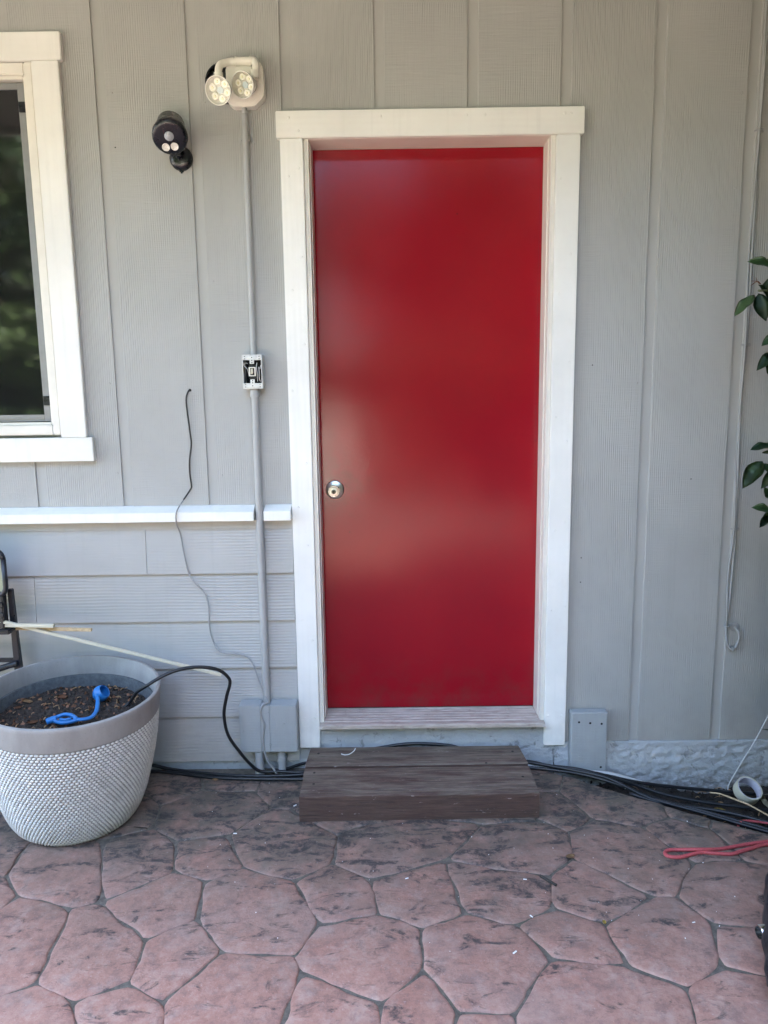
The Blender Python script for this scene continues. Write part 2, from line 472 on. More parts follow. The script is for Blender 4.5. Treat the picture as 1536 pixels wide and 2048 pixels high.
class B:
    """a bmesh builder; shapes are added and linked as one mesh"""
    def __init__(s):
        s.bm = bmesh.new()
    def box(s, x0, x1, y0, y1, z0, z1, bev=0.0, seg=2):
        b = bmesh.new()
        bmesh.ops.create_cube(b, size=1.0)
        for v in b.verts:
            v.co = Vector(((x0 + x1) / 2 + v.co.x * (x1 - x0), (y0 + y1) / 2 + v.co.y * (y1 - y0), (z0 + z1) / 2 + v.co.z * (z1 - z0)))
        if bev > 0:
            bmesh.ops.bevel(b, geom=b.edges[:], offset=bev, segments=seg, affect='EDGES', clamp_overlap=True)
        s._merge(b)
        return s
    def poly(s, verts, faces):
        vs = [s.bm.verts.new(v) for v in verts]
        for f in faces:
            try:
                s.bm.faces.new([vs[i] for i in f])
            except ValueError:
                pass
        return s
    def _merge(s, b, mx=None):
        me = bpy.data.meshes.new('tmp')
        b.to_mesh(me)
        b.free()
        if mx is not None:
            me.transform(mx)
        s.bm.from_mesh(me)
        bpy.data.meshes.remove(me)
    def prism(s, prof, axis, a0, a1, bev=0.0):
        """extrude a closed profile along 'x': prof = (y, z); 'z': prof = (x, y); 'y': prof = (x, z)"""
        n = len(prof)
        def P(p, a):
            return {'x': (a, p[0], p[1]), 'z': (p[0], p[1], a), 'y': (p[0], a, p[1])}[axis]
        b = bmesh.new()
        v0 = [b.verts.new(P(p, a0)) for p in prof]
        v1 = [b.verts.new(P(p, a1)) for p in prof]
        for i in range(n):
            j = (i + 1) % n
            b.faces.new((v0[i], v0[j], v1[j], v1[i]))
        b.faces.new(v0[::-1]); b.faces.new(v1)
        bmesh.ops.recalc_face_normals(b, faces=b.faces[:])
        if bev:
            bmesh.ops.bevel(b, geom=b.edges[:], offset=bev, segments=2, affect='EDGES', clamp_overlap=True)
        s._merge(b)
        return s
    def lathe(s, prof, mx=None, seg=32, close=True):
        """profile (r, h) turned round the local z axis, then placed by mx"""
        b = bmesh.new()
        rings = []
        for r, h in prof:
            if r < 1e-6:
                rings.append([b.verts.new((0, 0, h))])
            else:
                rings.append([b.verts.new((r * math.cos(2 * math.pi * k / seg), r * math.sin(2 * math.pi * k / seg), h)) for k in range(seg)])
        for A, C in zip(rings, rings[1:]):
            for k in range(seg):
                l = (k + 1) % seg
                if len(A) == 1 and len(C) == 1: continue
                if len(A) == 1: b.faces.new((A[0], C[k], C[l]))
                elif len(C) == 1: b.faces.new((A[k], A[l], C[0]))
                else: b.faces.new((A[k], A[l], C[l], C[k]))
        bmesh.ops.recalc_face_normals(b, faces=b.faces[:])
        s._merge(b, mx)
        return s
    def tube(s, pts, r, seg=10, smooth=4, flat=1.0, closed=False):
        pts = [Vector(p) for p in pts]
        if smooth > 1 and len(pts) > 2:
            pts = catmull(pts, smooth)
        b = bmesh.new()
        rings = []
        n = len(pts)
        up = Vector((0, 0, 1))
        prev = None
        for i, p in enumerate(pts):
            d = (pts[min(i + 1, n - 1)] - pts[max(i - 1, 0)])
            if d.length < 1e-9: d = Vector((0, 0, 1))
            d.normalize()
            if prev is None:
                a = d.cross(up)
                if a.length < .1: a = d.cross(Vector((0, 1, 0)))
            else:
                a = prev - d * prev.dot(d)
                if a.length < 1e-6: a = d.cross(up)
            a.normalize(); prev = a
            c = d.cross(a)
            rr = r(i / (n - 1)) if callable(r) else r
            rings.append([b.verts.new(p + (a * math.cos(2 * math.pi * k / seg) + c * flat * math.sin(2 * math.pi * k / seg)) * rr) for k in range(seg)])
        for A, C in zip(rings, rings[1:]):
            for k in range(seg):
                l = (k + 1) % seg
                b.faces.new((A[k], A[l], C[l], C[k]))
        b.faces.new(rings[0][::-1]); b.faces.new(rings[-1])
        bmesh.ops.recalc_face_normals(b, faces=b.faces[:])
        s._merge(b)
        return s
    def make(s, name, mat, parent=None, local=False, smooth=False, kind=None):
        me = bpy.data.meshes.new(name)
        s.bm.to_mesh(me)
        s.bm.free()
        return link(name, me, mat, parent, local, smooth, kind)

def catmull(pts, k):
    out = []
    P = [pts[0] * 2 - pts[1]] + pts + [pts[-1] * 2 - pts[-2]]
    for i in range(1, len(P) - 2):
        a, b, c, d = P[i - 1:i + 3]
        for j in range(k):
            t = j / k
            out.append(0.5 * ((2 * b) + (c - a) * t + (2 * a - 5 * b + 4 * c - d) * t * t + (3 * b - a - 3 * c + d) * t ** 3))
    out.append(pts[-1])
    return out

def face_mx(loc, direction, roll=0.0):
    """matrix that puts local +z along direction"""
    q = Vector(direction).to_track_quat('Z', 'Y')
    return Matrix.Translation(Vector(loc)) @ q.to_matrix().to_4x4() @ Matrix.Rotation(roll, 4, 'Z')

def again(o, mx=None, parent=None):
    """another copy of a mesh part"""
    c = o.copy()
    COL.objects.link(c)
    if parent is not None:
        c.parent = parent
    if mx is not None:
        c.matrix_local = mx
    return c

# ================================================================== THE SETTING: ground
b = B()
b.poly([(-60, -80, -0.13), (60, -80, -0.13), (60, 30, -0.13), (-60, 30, -0.13)], [(0, 1, 2, 3)])
tag(b.make('ground', 'yard_gravel'), kind='structure')

# soil strip between the slab edge and the foundation, right of the step
def soil_sheet():
    bm = bmesh.new()
    rr = random.Random(3)
    nx, ny = 90, 44
    x0, x1, y0, y1 = 1.30, 3.6, -1.05, 0.02
    g = [[bm.verts.new((x0 + (x1 - x0) * i / nx, y0 + (y1 - y0) * j / ny,
                        -0.045 - 0.05 * min(1, max(0, (x0 + (x1 - x0) * i / nx - 1.4) / .6)) + rr.uniform(-.007, .009) + .012 * math.sin(i * .37) * math.sin(j * .5)))
          for j in range(ny + 1)] for i in range(nx + 1)]
    for i in range(nx):
        for j in range(ny):
            bm.faces.new((g[i][j], g[i + 1][j], g[i + 1][j + 1], g[i][j + 1]))
    s = B(); s.bm.free(); s.bm = bm
    return s.make('soil_bed', 'bed_soil', smooth='all')
tag(soil_sheet(), kind='structure')

# concrete patio slab with its stamped stones
slab_prof = [(-4.0, -2.9), (.15, -2.9), (.15, -4.35), (5.2, -4.35), (5.2, -2.57), (3.4, -1.36), (2.091, -0.455), (1.946, -0.369), (1.825, -0.285), (1.690, -0.193), (1.542, -0.086), (1.426, -0.020), (1.38, 0.012), (-4.0, 0.012)]
b = B()
n = len(slab_prof)
vs = [(x, y, -0.014) for x, y in slab_prof] + [(x, y, -0.125) for x, y in slab_prof]
fs = [tuple(range(n))] + [(i, i + n, (i + 1) % n + n, (i + 1) % n) for i in range(n)]
b.poly(vs, fs)
bmesh.ops.recalc_face_normals(b.bm, faces=b.bm.faces[:])
patio = b.make('patio', 'patio_far')
tag(patio, kind='structure')

STONES = [
[(0.381,-0.813),(0.474,-0.935),(0.662,-0.958),(0.711,-0.844),(0.623,-0.663),(0.466,-0.603),(0.366,-0.667)],
[(0.268,-0.894),(0.273,-1.036),(0.376,-1.095),(0.474,-0.935),(0.381,-0.813)],
[(0.268,-0.894),(0.381,-0.813),(0.366,-0.667),(0.263,-0.612),(0.097,-0.751)],
[(0.366,-0.667),(0.466,-0.603),(0.384,-0.438),(0.224,-0.462),(0.263,-0.612)],
[(0.224,-0.462),(0.384,-0.438),(0.496,-0.284),(0.428,-0.176),(0.233,-0.159),(0.114,-0.260),(0.128,-0.394)],
[(0.097,-0.751),(0.263,-0.612),(0.224,-0.462),(0.128,-0.394),(-0.008,-0.460)],
[(-0.149,-0.714),(0.024,-0.772),(0.097,-0.751),(-0.008,-0.460),(-0.171,-0.357),(-0.244,-0.480),(-0.225,-0.631)],
[(-0.172,-0.769),(-0.227,-0.890),(-0.076,-1.091),(-0.017,-1.070),(0.052,-1.033),(0.024,-0.772),(-0.149,-0.714)],
[(0.052,-1.033),(0.162,-1.092),(0.273,-1.036),(0.268,-0.894),(0.097,-0.751),(0.024,-0.772)],
[(0.029,-1.332),(0.240,-1.334),(0.238,-1.220),(0.162,-1.092),(0.052,-1.033),(-0.017,-1.070),(-0.076,-1.091)],
[(0.238,-1.220),(0.370,-1.336),(0.418,-1.246),(0.376,-1.095),(0.273,-1.036),(0.162,-1.092)],
[(0.418,-1.246),(0.549,-1.337),(0.645,-1.249),(0.682,-1.007),(0.662,-0.958),(0.474,-0.935),(0.376,-1.095)],
[(0.645,-1.249),(0.768,-1.339),(0.880,-1.251),(0.874,-1.101),(0.682,-1.007)],
[(0.662,-0.958),(0.682,-1.007),(0.874,-1.101),(0.979,-1.006),(0.982,-0.864),(0.868,-0.809),(0.711,-0.844)],
[(0.711,-0.844),(0.868,-0.809),(0.845,-0.660),(0.730,-0.586),(0.623,-0.663)],
[(0.868,-0.809),(0.982,-0.864),(1.098,-0.805),(1.066,-0.578),(0.845,-0.660)],
[(0.730,-0.586),(0.845,-0.660),(1.066,-0.578),(1.199,-0.392),(0.984,-0.330),(0.778,-0.409),(0.732,-0.445)],
[(0.623,-0.663),(0.730,-0.586),(0.732,-0.445),(0.560,-0.289),(0.496,-0.284),(0.384,-0.438),(0.466,-0.603)],
[(0.979,-1.006),(1.050,-1.127),(1.174,-1.136),(1.298,-0.973),(1.231,-0.852),(1.098,-0.805),(0.982,-0.864)],
[(0.880,-1.251),(0.946,-1.341),(1.022,-1.253),(1.050,-1.127),(0.979,-1.006),(0.874,-1.101)],
[(1.022,-1.253),(1.094,-1.342),(1.184,-1.254),(1.174,-1.136),(1.050,-1.127)],
[(1.098,-0.805),(1.231,-0.852),(1.343,-0.789),(1.361,-0.657),(1.066,-0.578)],
[(1.066,-0.578),(1.361,-0.657),(1.447,-0.572),(1.470,-0.436),(1.391,-0.373),(1.199,-0.392)],
[(1.343,-0.789),(1.461,-0.854),(1.623,-0.747),(1.447,-0.572),(1.361,-0.657)],
[(1.298,-0.973),(1.477,-0.998),(1.461,-0.854),(1.343,-0.789),(1.231,-0.852)],
[(1.477,-0.998),(1.590,-1.067),(1.698,-1.004),(1.746,-0.861),(1.688,-0.747),(1.623,-0.747),(1.461,-0.854)],
[(1.623,-0.747),(1.688,-0.747),(1.799,-0.603),(1.710,-0.417),(1.567,-0.364),(1.470,-0.436),(1.447,-0.572)],
[(1.746,-0.861),(1.993,-0.863),(2.042,-0.620),(1.917,-0.589),(1.799,-0.603),(1.688,-0.747)],
[(1.698,-1.004),(1.892,-1.064),(1.993,-0.863),(1.746,-0.861)],
[(1.590,-1.067),(1.565,-1.234),(1.603,-1.347),(1.810,-1.225),(1.892,-1.064),(1.698,-1.004)],
[(1.174,-1.136),(1.184,-1.254),(1.359,-1.345),(1.565,-1.234),(1.590,-1.067),(1.477,-0.998),(1.298,-0.973)],
[(1.567,-0.364),(1.710,-0.417),(1.811,-0.359),(1.826,-0.292),(1.689,-0.196),(1.542,-0.089),(1.490,-0.195)],
[(1.799,-0.603),(1.917,-0.589),(1.952,-0.595),(1.941,-0.513),(1.921,-0.428),(1.811,-0.359),(1.710,-0.417)],
[(1.941,-0.513),(1.952,-0.595),(2.042,-0.620),(2.118,-0.642),(2.159,-0.515),(1.952,-0.378),(1.921,-0.428)],
[(1.921,-0.428),(1.952,-0.378),(1.826,-0.292),(1.811,-0.359)],
[(1.289,-0.184),(1.391,-0.373),(1.470,-0.436),(1.567,-0.364),(1.490,-0.195),(1.427,-0.194)],
[(1.307,-0.062),(1.289,-0.184),(1.427,-0.194),(1.490,-0.195),(1.542,-0.089),(1.433,-0.020)],
[(0.428,-0.176),(0.444,-0.043),(0.206,-0.049),(0.233,-0.159)],
[(0.496,-0.284),(0.560,-0.289),(0.660,-0.237),(0.643,-0.047),(0.444,-0.043),(0.428,-0.176)],
[(0.114,-0.260),(0.233,-0.159),(0.206,-0.049),(-0.087,-0.031),(-0.067,-0.189),(0.058,-0.192)],
[(-0.067,-0.189),(0.011,-0.403),(0.128,-0.394),(0.114,-0.260),(0.058,-0.192)],
[(0.732,-0.445),(0.778,-0.409),(0.984,-0.330),(0.987,-0.243),(0.660,-0.237),(0.560,-0.289)],
[(0.984,-0.330),(1.199,-0.392),(1.391,-0.373),(1.289,-0.184),(0.987,-0.243)],
[(0.128,-0.394),(0.011,-0.403),(-0.095,-0.253),(-0.171,-0.357),(-0.008,-0.460)],
[(-0.225,-0.631),(-0.244,-0.480),(-0.171,-0.357),(-0.095,-0.253),(-0.354,-0.216),(-0.497,-0.336),(-0.352,-0.648)],
[(-0.172,-0.769),(-0.149,-0.714),(-0.225,-0.631),(-0.352,-0.648),(-0.227,-0.890)]]


def offset_ring(pts, d):
    """move a closed counter-clockwise ring inward by d"""
    out = []
    n = len(pts)
    for i in range(n):
        a, c, e = pts[i - 1], pts[i], pts[(i + 1) % n]
        t = (e - a)
        t.normalize() if t.length > 1e-9 else None
        out.append(c + Vector((-t.y, t.x)) * d)
    return out

def round_poly(poly, inset, rr):
    P = [Vector(p) for p in poly]
    n = len(P)
    # exact inset of every corner
    Q = []
    for i in range(n):
        a, c, e = P[i - 1], P[i], P[(i + 1) % n]
        d1 = (c - a).normalized(); d2 = (e - c).normalized()
        n1 = Vector((-d1.y, d1.x)); n2 = Vector((-d2.y, d2.x))
        k = n1 + n2
        k = k / max(.35, k.length_squared) * 2 / 1.0 if k.length > .2 else n1
        Q.append(c + k * inset * (1.0))
    # two rounds of corner cutting
    for f in (0.085, 0.22):
        R = []
        for i in range(len(Q)):
            a, c = Q[i], Q[(i + 1) % len(Q)]
            R.append(a.lerp(c, f)); R.append(a.lerp(c, 1 - f))
        Q = R
    # resample to short steps and roughen
    out = []
    for i in range(len(Q)):
        a, c = Q[i], Q[(i + 1) % len(Q)]
        k = max(1, int((c - a).length / .022))
        for j in range(k):
            out.append(a.lerp(c, j / k))
    n = len(out)
    ph = [rr.uniform(0, 6.28) for _ in range(4)]
    res = []
    for i, p in enumerate(out):
        u = 2 * math.pi * i / n
        w = .0030 * math.sin(3 * u + ph[0]) + .0024 * math.sin(7 * u + ph[1]) + .0012 * math.sin(13 * u + ph[2]) + rr.uniform(-.0013, .0013)
        a, e = out[i - 1], out[(i + 1) % n]
        t = (e - a); t = t / max(1e-9, t.length)
        res.append(p + Vector((-t.y, t.x)) * w)
    return res

# the mortar joints between the stones: one rough sheet just above the slab
hull = [(-.05, -1.30), (1.78, -1.30), (1.95, -.95), (2.10, -.64), (2.091, -0.459), (1.946, -0.373), (1.825, -0.289), (1.690, -0.197), (1.542, -0.090), (1.426, -0.024), (1.37, 0.0), (-.20, 0.0), (-.30, -.40), (-.29, -.90)]
b = B()
b.poly([(x, y, -0.0046) for x, y in hull], [tuple(range(len(hull)))])
b.make('mortar_joint', 'grout', patio, kind='stuff')

from mathutils import noise as mnoise
for si, poly in enumerate(STONES):
    rr = random.Random(100 + si)
    ring = round_poly(poly, rr.uniform(.0010, .0024), rr)
    cxy = sum(ring, Vector((0, 0))) / len(ring)
    tilt = (rr.uniform(-.006, .006), rr.uniform(-.006, .006))
    bm = bmesh.new()
    def zat(p, z):
        return z + tilt[0] * (p.x - cxy.x) + tilt[1] * (p.y - cxy.y)
    rings = []
    for d, z in ((0, -.0062), (.0012, -.0024), (.0036, -.0007), (.009, .0002)):
        q = [p - (p - cxy).normalized() * d * 1.25 for p in ring]
        rings.append([bm.verts.new((p.x, p.y, zat(p, z))) for p in q])
    for s_, z in ((.72, .0018), (.40, .0016)):
        rings.append([bm.verts.new((cxy.x + (v.co.x - cxy.x) * s_, cxy.y + (v.co.y - cxy.y) * s_, z + .0016 * mnoise.noise(Vector((v.co.x * 9, v.co.y * 9, si))))) for v in rings[3]])
    cv = bm.verts.new((cxy.x, cxy.y, .0018))
    m_ = len(ring)
    for A, C in zip(rings, rings[1:]):
        for i in range(m_):
            j = (i + 1) % m_
            bm.faces.new((A[i], A[j], C[j], C[i]))
    for i in range(m_):
        bm.faces.new((rings[-1][i], rings[-1][(i + 1) % m_], cv))
    s_ = B(); s_.bm.free(); s_.bm = bm
    s_.make('paving_stone', 'stamped_stone', patio, smooth='all')

# ================================================================== THE HOUSE
house = thing('house', 'grey house wall with grooved panel siding, white ledge and lap boards', 'house', (0.9, 0, 0))
X0, G, GW = 0.0006, 0.3048, 0.034
TOP = 2.95
def xk(k): return X0 + G * k

# sheathing behind the boards, with openings for the door and the window
b = B()
for x0, x1, z0, z1 in ((-3.6, -1.05, .0, 3.0), (-1.05, -.25, .0, 1.27), (-1.05, -.25, 2.445, 3.0), (-.25, .656, .0, 3.0), (.656, 1.465, 2.216, 3.0), (1.465, 5.2, .0, 3.0), (.656, 1.465, .0, .15)):
    b.box(x0, x1, .014, .16, z0, z1)
b.make('wall_core', 'groove_paint', house)

# upper boards
def board(k, spans, name='siding_board'):
    for x0, x1, z0, z1 in spans:
        B().box(x0, x1, 0.0, .0135, z0, z1, bev=.0012, seg=1).make(name, 'siding_paint', house)
LB = .990                                   # bottom of the upper boards, on the ledge
for k in range(-5, 11):
    x0, x1 = xk(k), xk(k + 1) - GW
    if k <= -3:
        board(k, [(x0, x1, LB, TOP)] if x1 < -1.0 else [(x0, x1, LB, 1.20), (x0, x1, 2.50, TOP)])
    elif k == -2:
        board(k, [(x0, x1, LB, 1.20), (x0, x1, 2.50, TOP)])
    elif k == -1:
        B().prism([(x0, LB), (x1, LB), (x1, TOP), (x0, TOP), (x0, 2.50), (-.2, 2.50), (-.2, 1.20), (x0, 1.20)], 'y', 0.0, .0135).make('siding_board', 'siding_paint', house)
    elif k in (0, 1):
        board(k, [(x0, x1, LB, TOP)])
    elif k in (2, 3, 4):
        board(k, [(x0, x1, 2.25, TOP)])
    else:
        board(k, [(x0, x1, .088, TOP)])
    gx0, gx1 = xk(k + 1) - GW + .0001, xk(k + 1) - .0001
    z0 = 2.25 if k + 1 in (2, 3, 4, 5) else (LB if k + 1 < 2 else .088)
    for za, zb in (((LB, 1.20), (2.50, TOP)) if -4 <= k <= -2 else ((z0, TOP),)):
        B().box(gx0, gx1, .0060, .0136, za, zb).make('groove_strip', 'groove_paint', house)

# nail heads and small dings in the boards
b = B()
rr = random.Random(11)
for k in range(-1, 9):
    for z in [1.12 + .31 * i for i in range(6)]:
        for dx in (.018, G - GW - .018):
            if rr.random() < .55: continue
            x = xk(k) + dx + rr.uniform(-.004, .004)
            if -.35 < x < -.12 or .55 < x < 1.57: continue
            b.lathe([(.0042, 0), (.0036, .0011), (0, .0013)], face_mx((x, 0, z + rr.uniform(-.03, .03)), (0, -1, 0)), 8)
for z in (.72, .42, .2):
    for k in (5, 6, 7):
        b.lathe([(.0042, 0), (.0036, .0011), (0, .0013)], face_mx((xk(k) + .02, 0, z + rr.uniform(-.06, .06)), (0, -1, 0)), 8)
b.make('nail_head', 'siding_paint', house, kind='stuff')
b = B()
for x, z in ((.39, 2.42), (.02, 2.20), (1.60, .79), (1.60, .70), (1.98, 1.07), (1.62, 1.47)):
    b.lathe([(.0024, 0), (.0018, .0004), (0, .0004)], face_mx((x, -.0001, z), (0, -1, 0)), 7)
b.make('nail_hole', 'dark_gap', house, kind='stuff')

# white ledge under the upper boards, cut round the conduit
for x0, x1 in ((-1.9, .4365), (.4715, .5665)):
    B().prism([(0.013, .9995), (-.004, .9990), (-.050, .9800), (-.050, .9480), (-.012, .9480), (.013, .9480)], 'x', x0, x1, .0015).make('ledge', 'trim_paint', house)
B().box(.4366, .4714, -.010, .013, .949, .996).make('ledge_backing', 'groove_paint', house)
B().box(-1.9, .567, -.012, .0135, .914, .9478, .001, 1).make('frieze_board', 'lap_paint', house)
# lap boards with their butt joints
courses = [.9135, .753, .576, .398, .210, .034]
joints = {0: [.040], 1: [-.373], 2: [], 3: [], 4: [-.75]}
for i in range(5):
    zt, zb = courses[i], courses[i + 1]
    ends = [-1.9] + joints[i] + [.567 if i < 4 else .355]
    if i == 4: ends[-1] = .567
    for a, c in zip(ends, ends[1:]):
        prof = [(-.0075, zt + .001), (-.0185, zb), (-.0105, zb), (-.001, zt + .001)]
        if i == 0: prof = [(-.0095, zt), (-.0185, zb), (-.0105, zb), (-.001, zt)]
        B().prism(prof, 'x', a + .0008, c - .0008).make('lap_board', 'lap_paint', house)
B().box(-1.9, .60, -.0005, .012, .028, .92).make('lap_backing', 'groove_paint', house)

# foundation: rough, thickly painted concrete
def found(x0, x1, zt, amp, zb=-.16, lean=0.0, seed=1):
    bm = bmesh.new()
    rr = random.Random(seed)
    from mathutils import noise as mn
    nx, nz = max(4, int((x1 - x0) / .006)), max(3, int((zt - zb) / .006))
    g = []
    for i in range(nx + 1):
        row = []
        for j in range(nz + 1):
            x = x0 + (x1 - x0) * i / nx; z = zb + (zt - zb) * j / nz
            f = mn.fractal(Vector((x * 30, 3.1 + seed, z * 58)), 1.0, 2.0, 4) * amp * .85 + abs(mn.noise(Vector((x * 17, seed, z * 46)))) * amp * .35 + mn.noise(Vector((x * 5, seed, z * 7))) * amp * .5
            e = min(1, (zt - z) / .02)
            row.append(bm.verts.new((x, -.004 - lean * (zt - z) - f * e, z)))
        g.append(row)
    for i in range(nx):
        for j in range(nz):
            bm.faces.new((g[i][j], g[i + 1][j], g[i + 1][j + 1], g[i][j + 1]))
    for i in range(nx):       # top return
        a = bm.verts.new((g[i][nz].co.x, .014, zt)); c = bm.verts.new((g[i + 1][nz].co.x, .014, zt))
        bm.faces.new((g[i][nz], g[i + 1][nz], c, a))
    s = B(); s.bm.free(); s.bm = bm
    return s.make('foundation', 'foundation_paint', house, smooth='all')
found(-1.9, .5995, .0275, .0007, seed=2)
found(.60, 1.5155, .152, .0012, seed=3)
found(1.516, 3.6, .0865, .0075, lean=.13, seed=4)

# ---- the door
door = B().box(.664, 1.4585, .095, .138, .190, 2.2115, .0015, 1).make('door', 'red_door_paint', house)
door['label'] = 'flush red entry door with a nickel knob'
b = B()
for (px0, px1, py0, py1) in ((.6555, .6610, -.012, .16), (1.4600, 1.4655, -.012, .16)):
    b.box(px0, px1, py0, py1, .170, 2.2160, .001, 1)
for (px0, px1, py0, py1) in ((.6612, .6650, .020, .0935), (1.4562, 1.4598, .020, .0935)):
    b.box(px0, px1, py0, py1, .186, 2.2118, .001, 1)
b.box(.6615, 1.4595, -.012, .16, 2.2120, 2.2165, .001, 1)
b.make('door_jamb', 'white_vinyl', door)
b = B()
b.box(.6445, .6553, -.010, .013, .170, 2.222, .002, 2)
b.box(1.4657, 1.4755, -.010, .013, .170, 2.222, .002, 2)
b.box(.6446, 1.4754, -.0105, .012, 2.2170, 2.2255, .002, 2)
b.make('brick_mould', 'white_vinyl', door)
B().box(.5685, .6440, -.022, -.0002, .0845, 2.2125, .0022).make('casing_board', 'trim_paint_upright', door)
B().box(1.4760, 1.5535, -.022, -.0002, .0835, 2.2125, .0022).make('casing_board', 'trim_paint_upright', door)
B().box(.5575, 1.5650, -.026, -.0002, 2.2130, 2.2965, .0022).make('casing_board', 'trim_paint', door)
# painted-over nails in the casing
b = B()
rr = random.Random(5)
for x in (.588, .626, 1.494, 1.536):
    z = .2
    while z < 2.2:
        b.lathe([(.0046, 0), (.0038, .0012), (0, .0015)], face_mx((x + rr.uniform(-.006, .006), -.022, z), (0, -1, 0)), 8)
        z += rr.uniform(.26, .42)
for x in (.60, .63, .90, 1.18, 1.24, 1.50, 1.52):
    b.lathe([(.0046, 0), (.0038, .0012), (0, .0015)], face_mx((x, -.026, rr.choice((2.235, 2.275))), (0, -1, 0)), 8)
b.make('nail_head', 'trim_paint', door, kind='stuff')
# threshold with ribs
prof = [(.16, .120), (.16, .1865), (.093, .1865)]
y = .088
while y > -.018:
    z = .1835 - (.088 - y) * .020
    prof += [(y, z - .0012), (y - .0030, z + .0014), (y - .0125, z + .0014), (y - .0155, z - .0012), (y - .0190, z - .0012)]
    y -= .0212
prof += [(-.034, .1805), (-.0405, .1770), (-.0405, .1655), (-.036, .1635), (-.006, .1635), (-.004, .150), (.02, .120)]
B().prism(prof, 'x', .6562, 1.4648).make('threshold', 'threshold_metal', door)
B().prism([(-.0445, .1675), (-.0405, .1765), (-.0010, .1782), (-.0010, .1655), (-.040, .1640)], 'x', .6455, .6560).make('threshold_horn', 'threshold_metal', door)
B().prism([(-.0445, .1675), (-.0405, .1765), (-.0010, .1782), (-.0010, .1655), (-.040, .1640)], 'x', 1.4650, 1.4750).make('threshold_horn', 'threshold_metal', door)
B().box(.664, 1.4585, .100, .130, .1867, .1899).make('door_sweep', 'dark_gap', door)
# knob
km = face_mx((.7135, .095, 1.037), (0, -1, 0))
B().lathe([(.0340, 0), (.0340, .0025), (.0320, .0065), (.022, .0105), (.0180, .0115), (0, .0115)], km, 40).make('knob_rose', 'nickel', door, smooth=True)
B().lathe([(.0105, .010), (.0105, .030), (.016, .036), (.0205, .044), (.0215, .054), (.0208, .0592), (.0196, .0602), (.0190, .0580), (.0172, .0580), (.0168, .0605), (.0150, .0625), (.0090, .0632), (.0085, .0625), (0, .0625)], km, 40).make('knob', 'nickel', door, smooth=True)
b = B()
b.lathe([(.0080, .0624), (.0080, .0640), (.0072, .0646), (0, .0646)], km, 24)
b.make('knob_cylinder', 'keyway', door, smooth=True)
b = B()
b.box(.7125, .7145, .0298, .0306, 1.0290, 1.0385)
b.lathe([(.0026, .0650), (0, .0652)], face_mx((.7135, .095, 1.0385), (0, -1, 0)), 10)
b.make('keyhole', 'dark_gap', door)

# ---- the window
win = B()
win.box(-1.02, -.2575, -.013, .05, 1.2565, 1.2905, .003)
win.box(-1.02, -.2575, -.013, .05, 2.4245, 2.4600, .003)
win.box(-.2570, -.2308, -.014, .05, 1.2560, 2.4605, .003)
win.box(-1.02, -.268, .000, .05, 1.2907, 1.3000, .002)
win.box(-1.02, -.268, .000, .05, 2.4150, 2.4243, .002)
win.box(-.2678, -.2576, .000, .05, 1.2906, 2.4244, .002)
win = win.make('window', 'white_vinyl', house)
win['label'] = 'dark window with white vinyl frame and wide white trim boards'
B().box(-1.05, -.1275, -.024, -.0002, 2.4620, 2.5465, .0022).make('trim_board', 'trim_paint', win)
B().box(-.2278, -.1395, -.022, -.0002, 1.2470, 2.4610, .0022).make('trim_board', 'trim_paint_upright', win)
B().box(-1.05, -.1185, -.026, -.0002, 1.1635, 1.2462, .0022).make('trim_board', 'trim_paint', win)
b = B()
b.box(-1.0, -.2990, .020, .030, 2.3915, 2.4110, .001, 1)
b.box(-1.0, -.2990, .020, .030, 1.3030, 1.3265, .001, 1)
b.box(-.2988, -.2765, .020, .030, 1.3028, 2.4112, .001, 1)
b.make('screen_frame', 'screen_frame_metal', win)
b = B()
b.box(-1.0, -.2700, .014, .0205, 1.3032, 1.3075, .0008, 1)
b.box(-1.0, -.2990, .0165, .0198, 1.3125, 1.3150)
b.make('screen_rail', 'screen_frame_metal', win)
for z in (2.335, 1.375):
    B().box(-.2950, -.2730, .0125, .0198, z - .016, z + .016, .001, 1).make('screen_clip', 'black_plastic', win)
b = B(); b.box(-.2764, -.2682, .031, .05, 1.300, 2.415)
b.box(-.2306, -.2280, -.006, .05, 1.2562, 2.4605)
b.box(-1.02, -.2309, -.006, .05, 2.4602, 2.4618)
b.box(-1.0, -.2765, .031, .05, 2.4112, 2.4149)
b.make('frame_gap', 'dark_gap', win)
B().box(-1.0, -.2880, .0245, .0285, 1.3150, 2.4000).make('pane', 'window_glass', win)

# the unlit room behind the glass, the rest of the house body and the roof over it
b = B()
b.box(-2.6, 1.6, 3.0, 3.1, 0, 2.9)
b.box(-2.7, -2.6, .2, 3.1, 0, 2.9)
b.box(.50, .56, .2, 2.99, 0, 2.9)
b.box(-2.6, .49, .17, 2.98, -.02, .1)
b.box(-2.6, .49, .17, 2.98, 2.85, 2.90)
b.make('room', 'interior_dark', house)
b = B()
b.box(-3.6, -3.45, .165, 6.9, 0, 3.0)
b.box(5.05, 5.2, .165, 6.9, 0, 3.0)
b.box(-3.6, 5.2, 6.9, 7.05, 0, 3.0)
b.make('outer_wall', 'siding_paint', house)
EAVE = -1.30
b = B()
b.prism([(EAVE, 2.90), (3.5, 4.55), (8.0, 2.95), (8.0, 2.89), (3.5, 4.47), (EAVE, 2.82)], 'x', -4.1, 5.7)
roof = b.make('roof', 'roof_shingle', house)
B().box(-4.1, 5.7, EAVE - .03, EAVE - .001, 2.70, 2.90, .002, 1).make('fascia_board', 'trim_paint', roof)
B().box(-4.1, 5.7, EAVE, -.001, 2.735, 2.765).make('soffit', 'soffit_paint', roof)
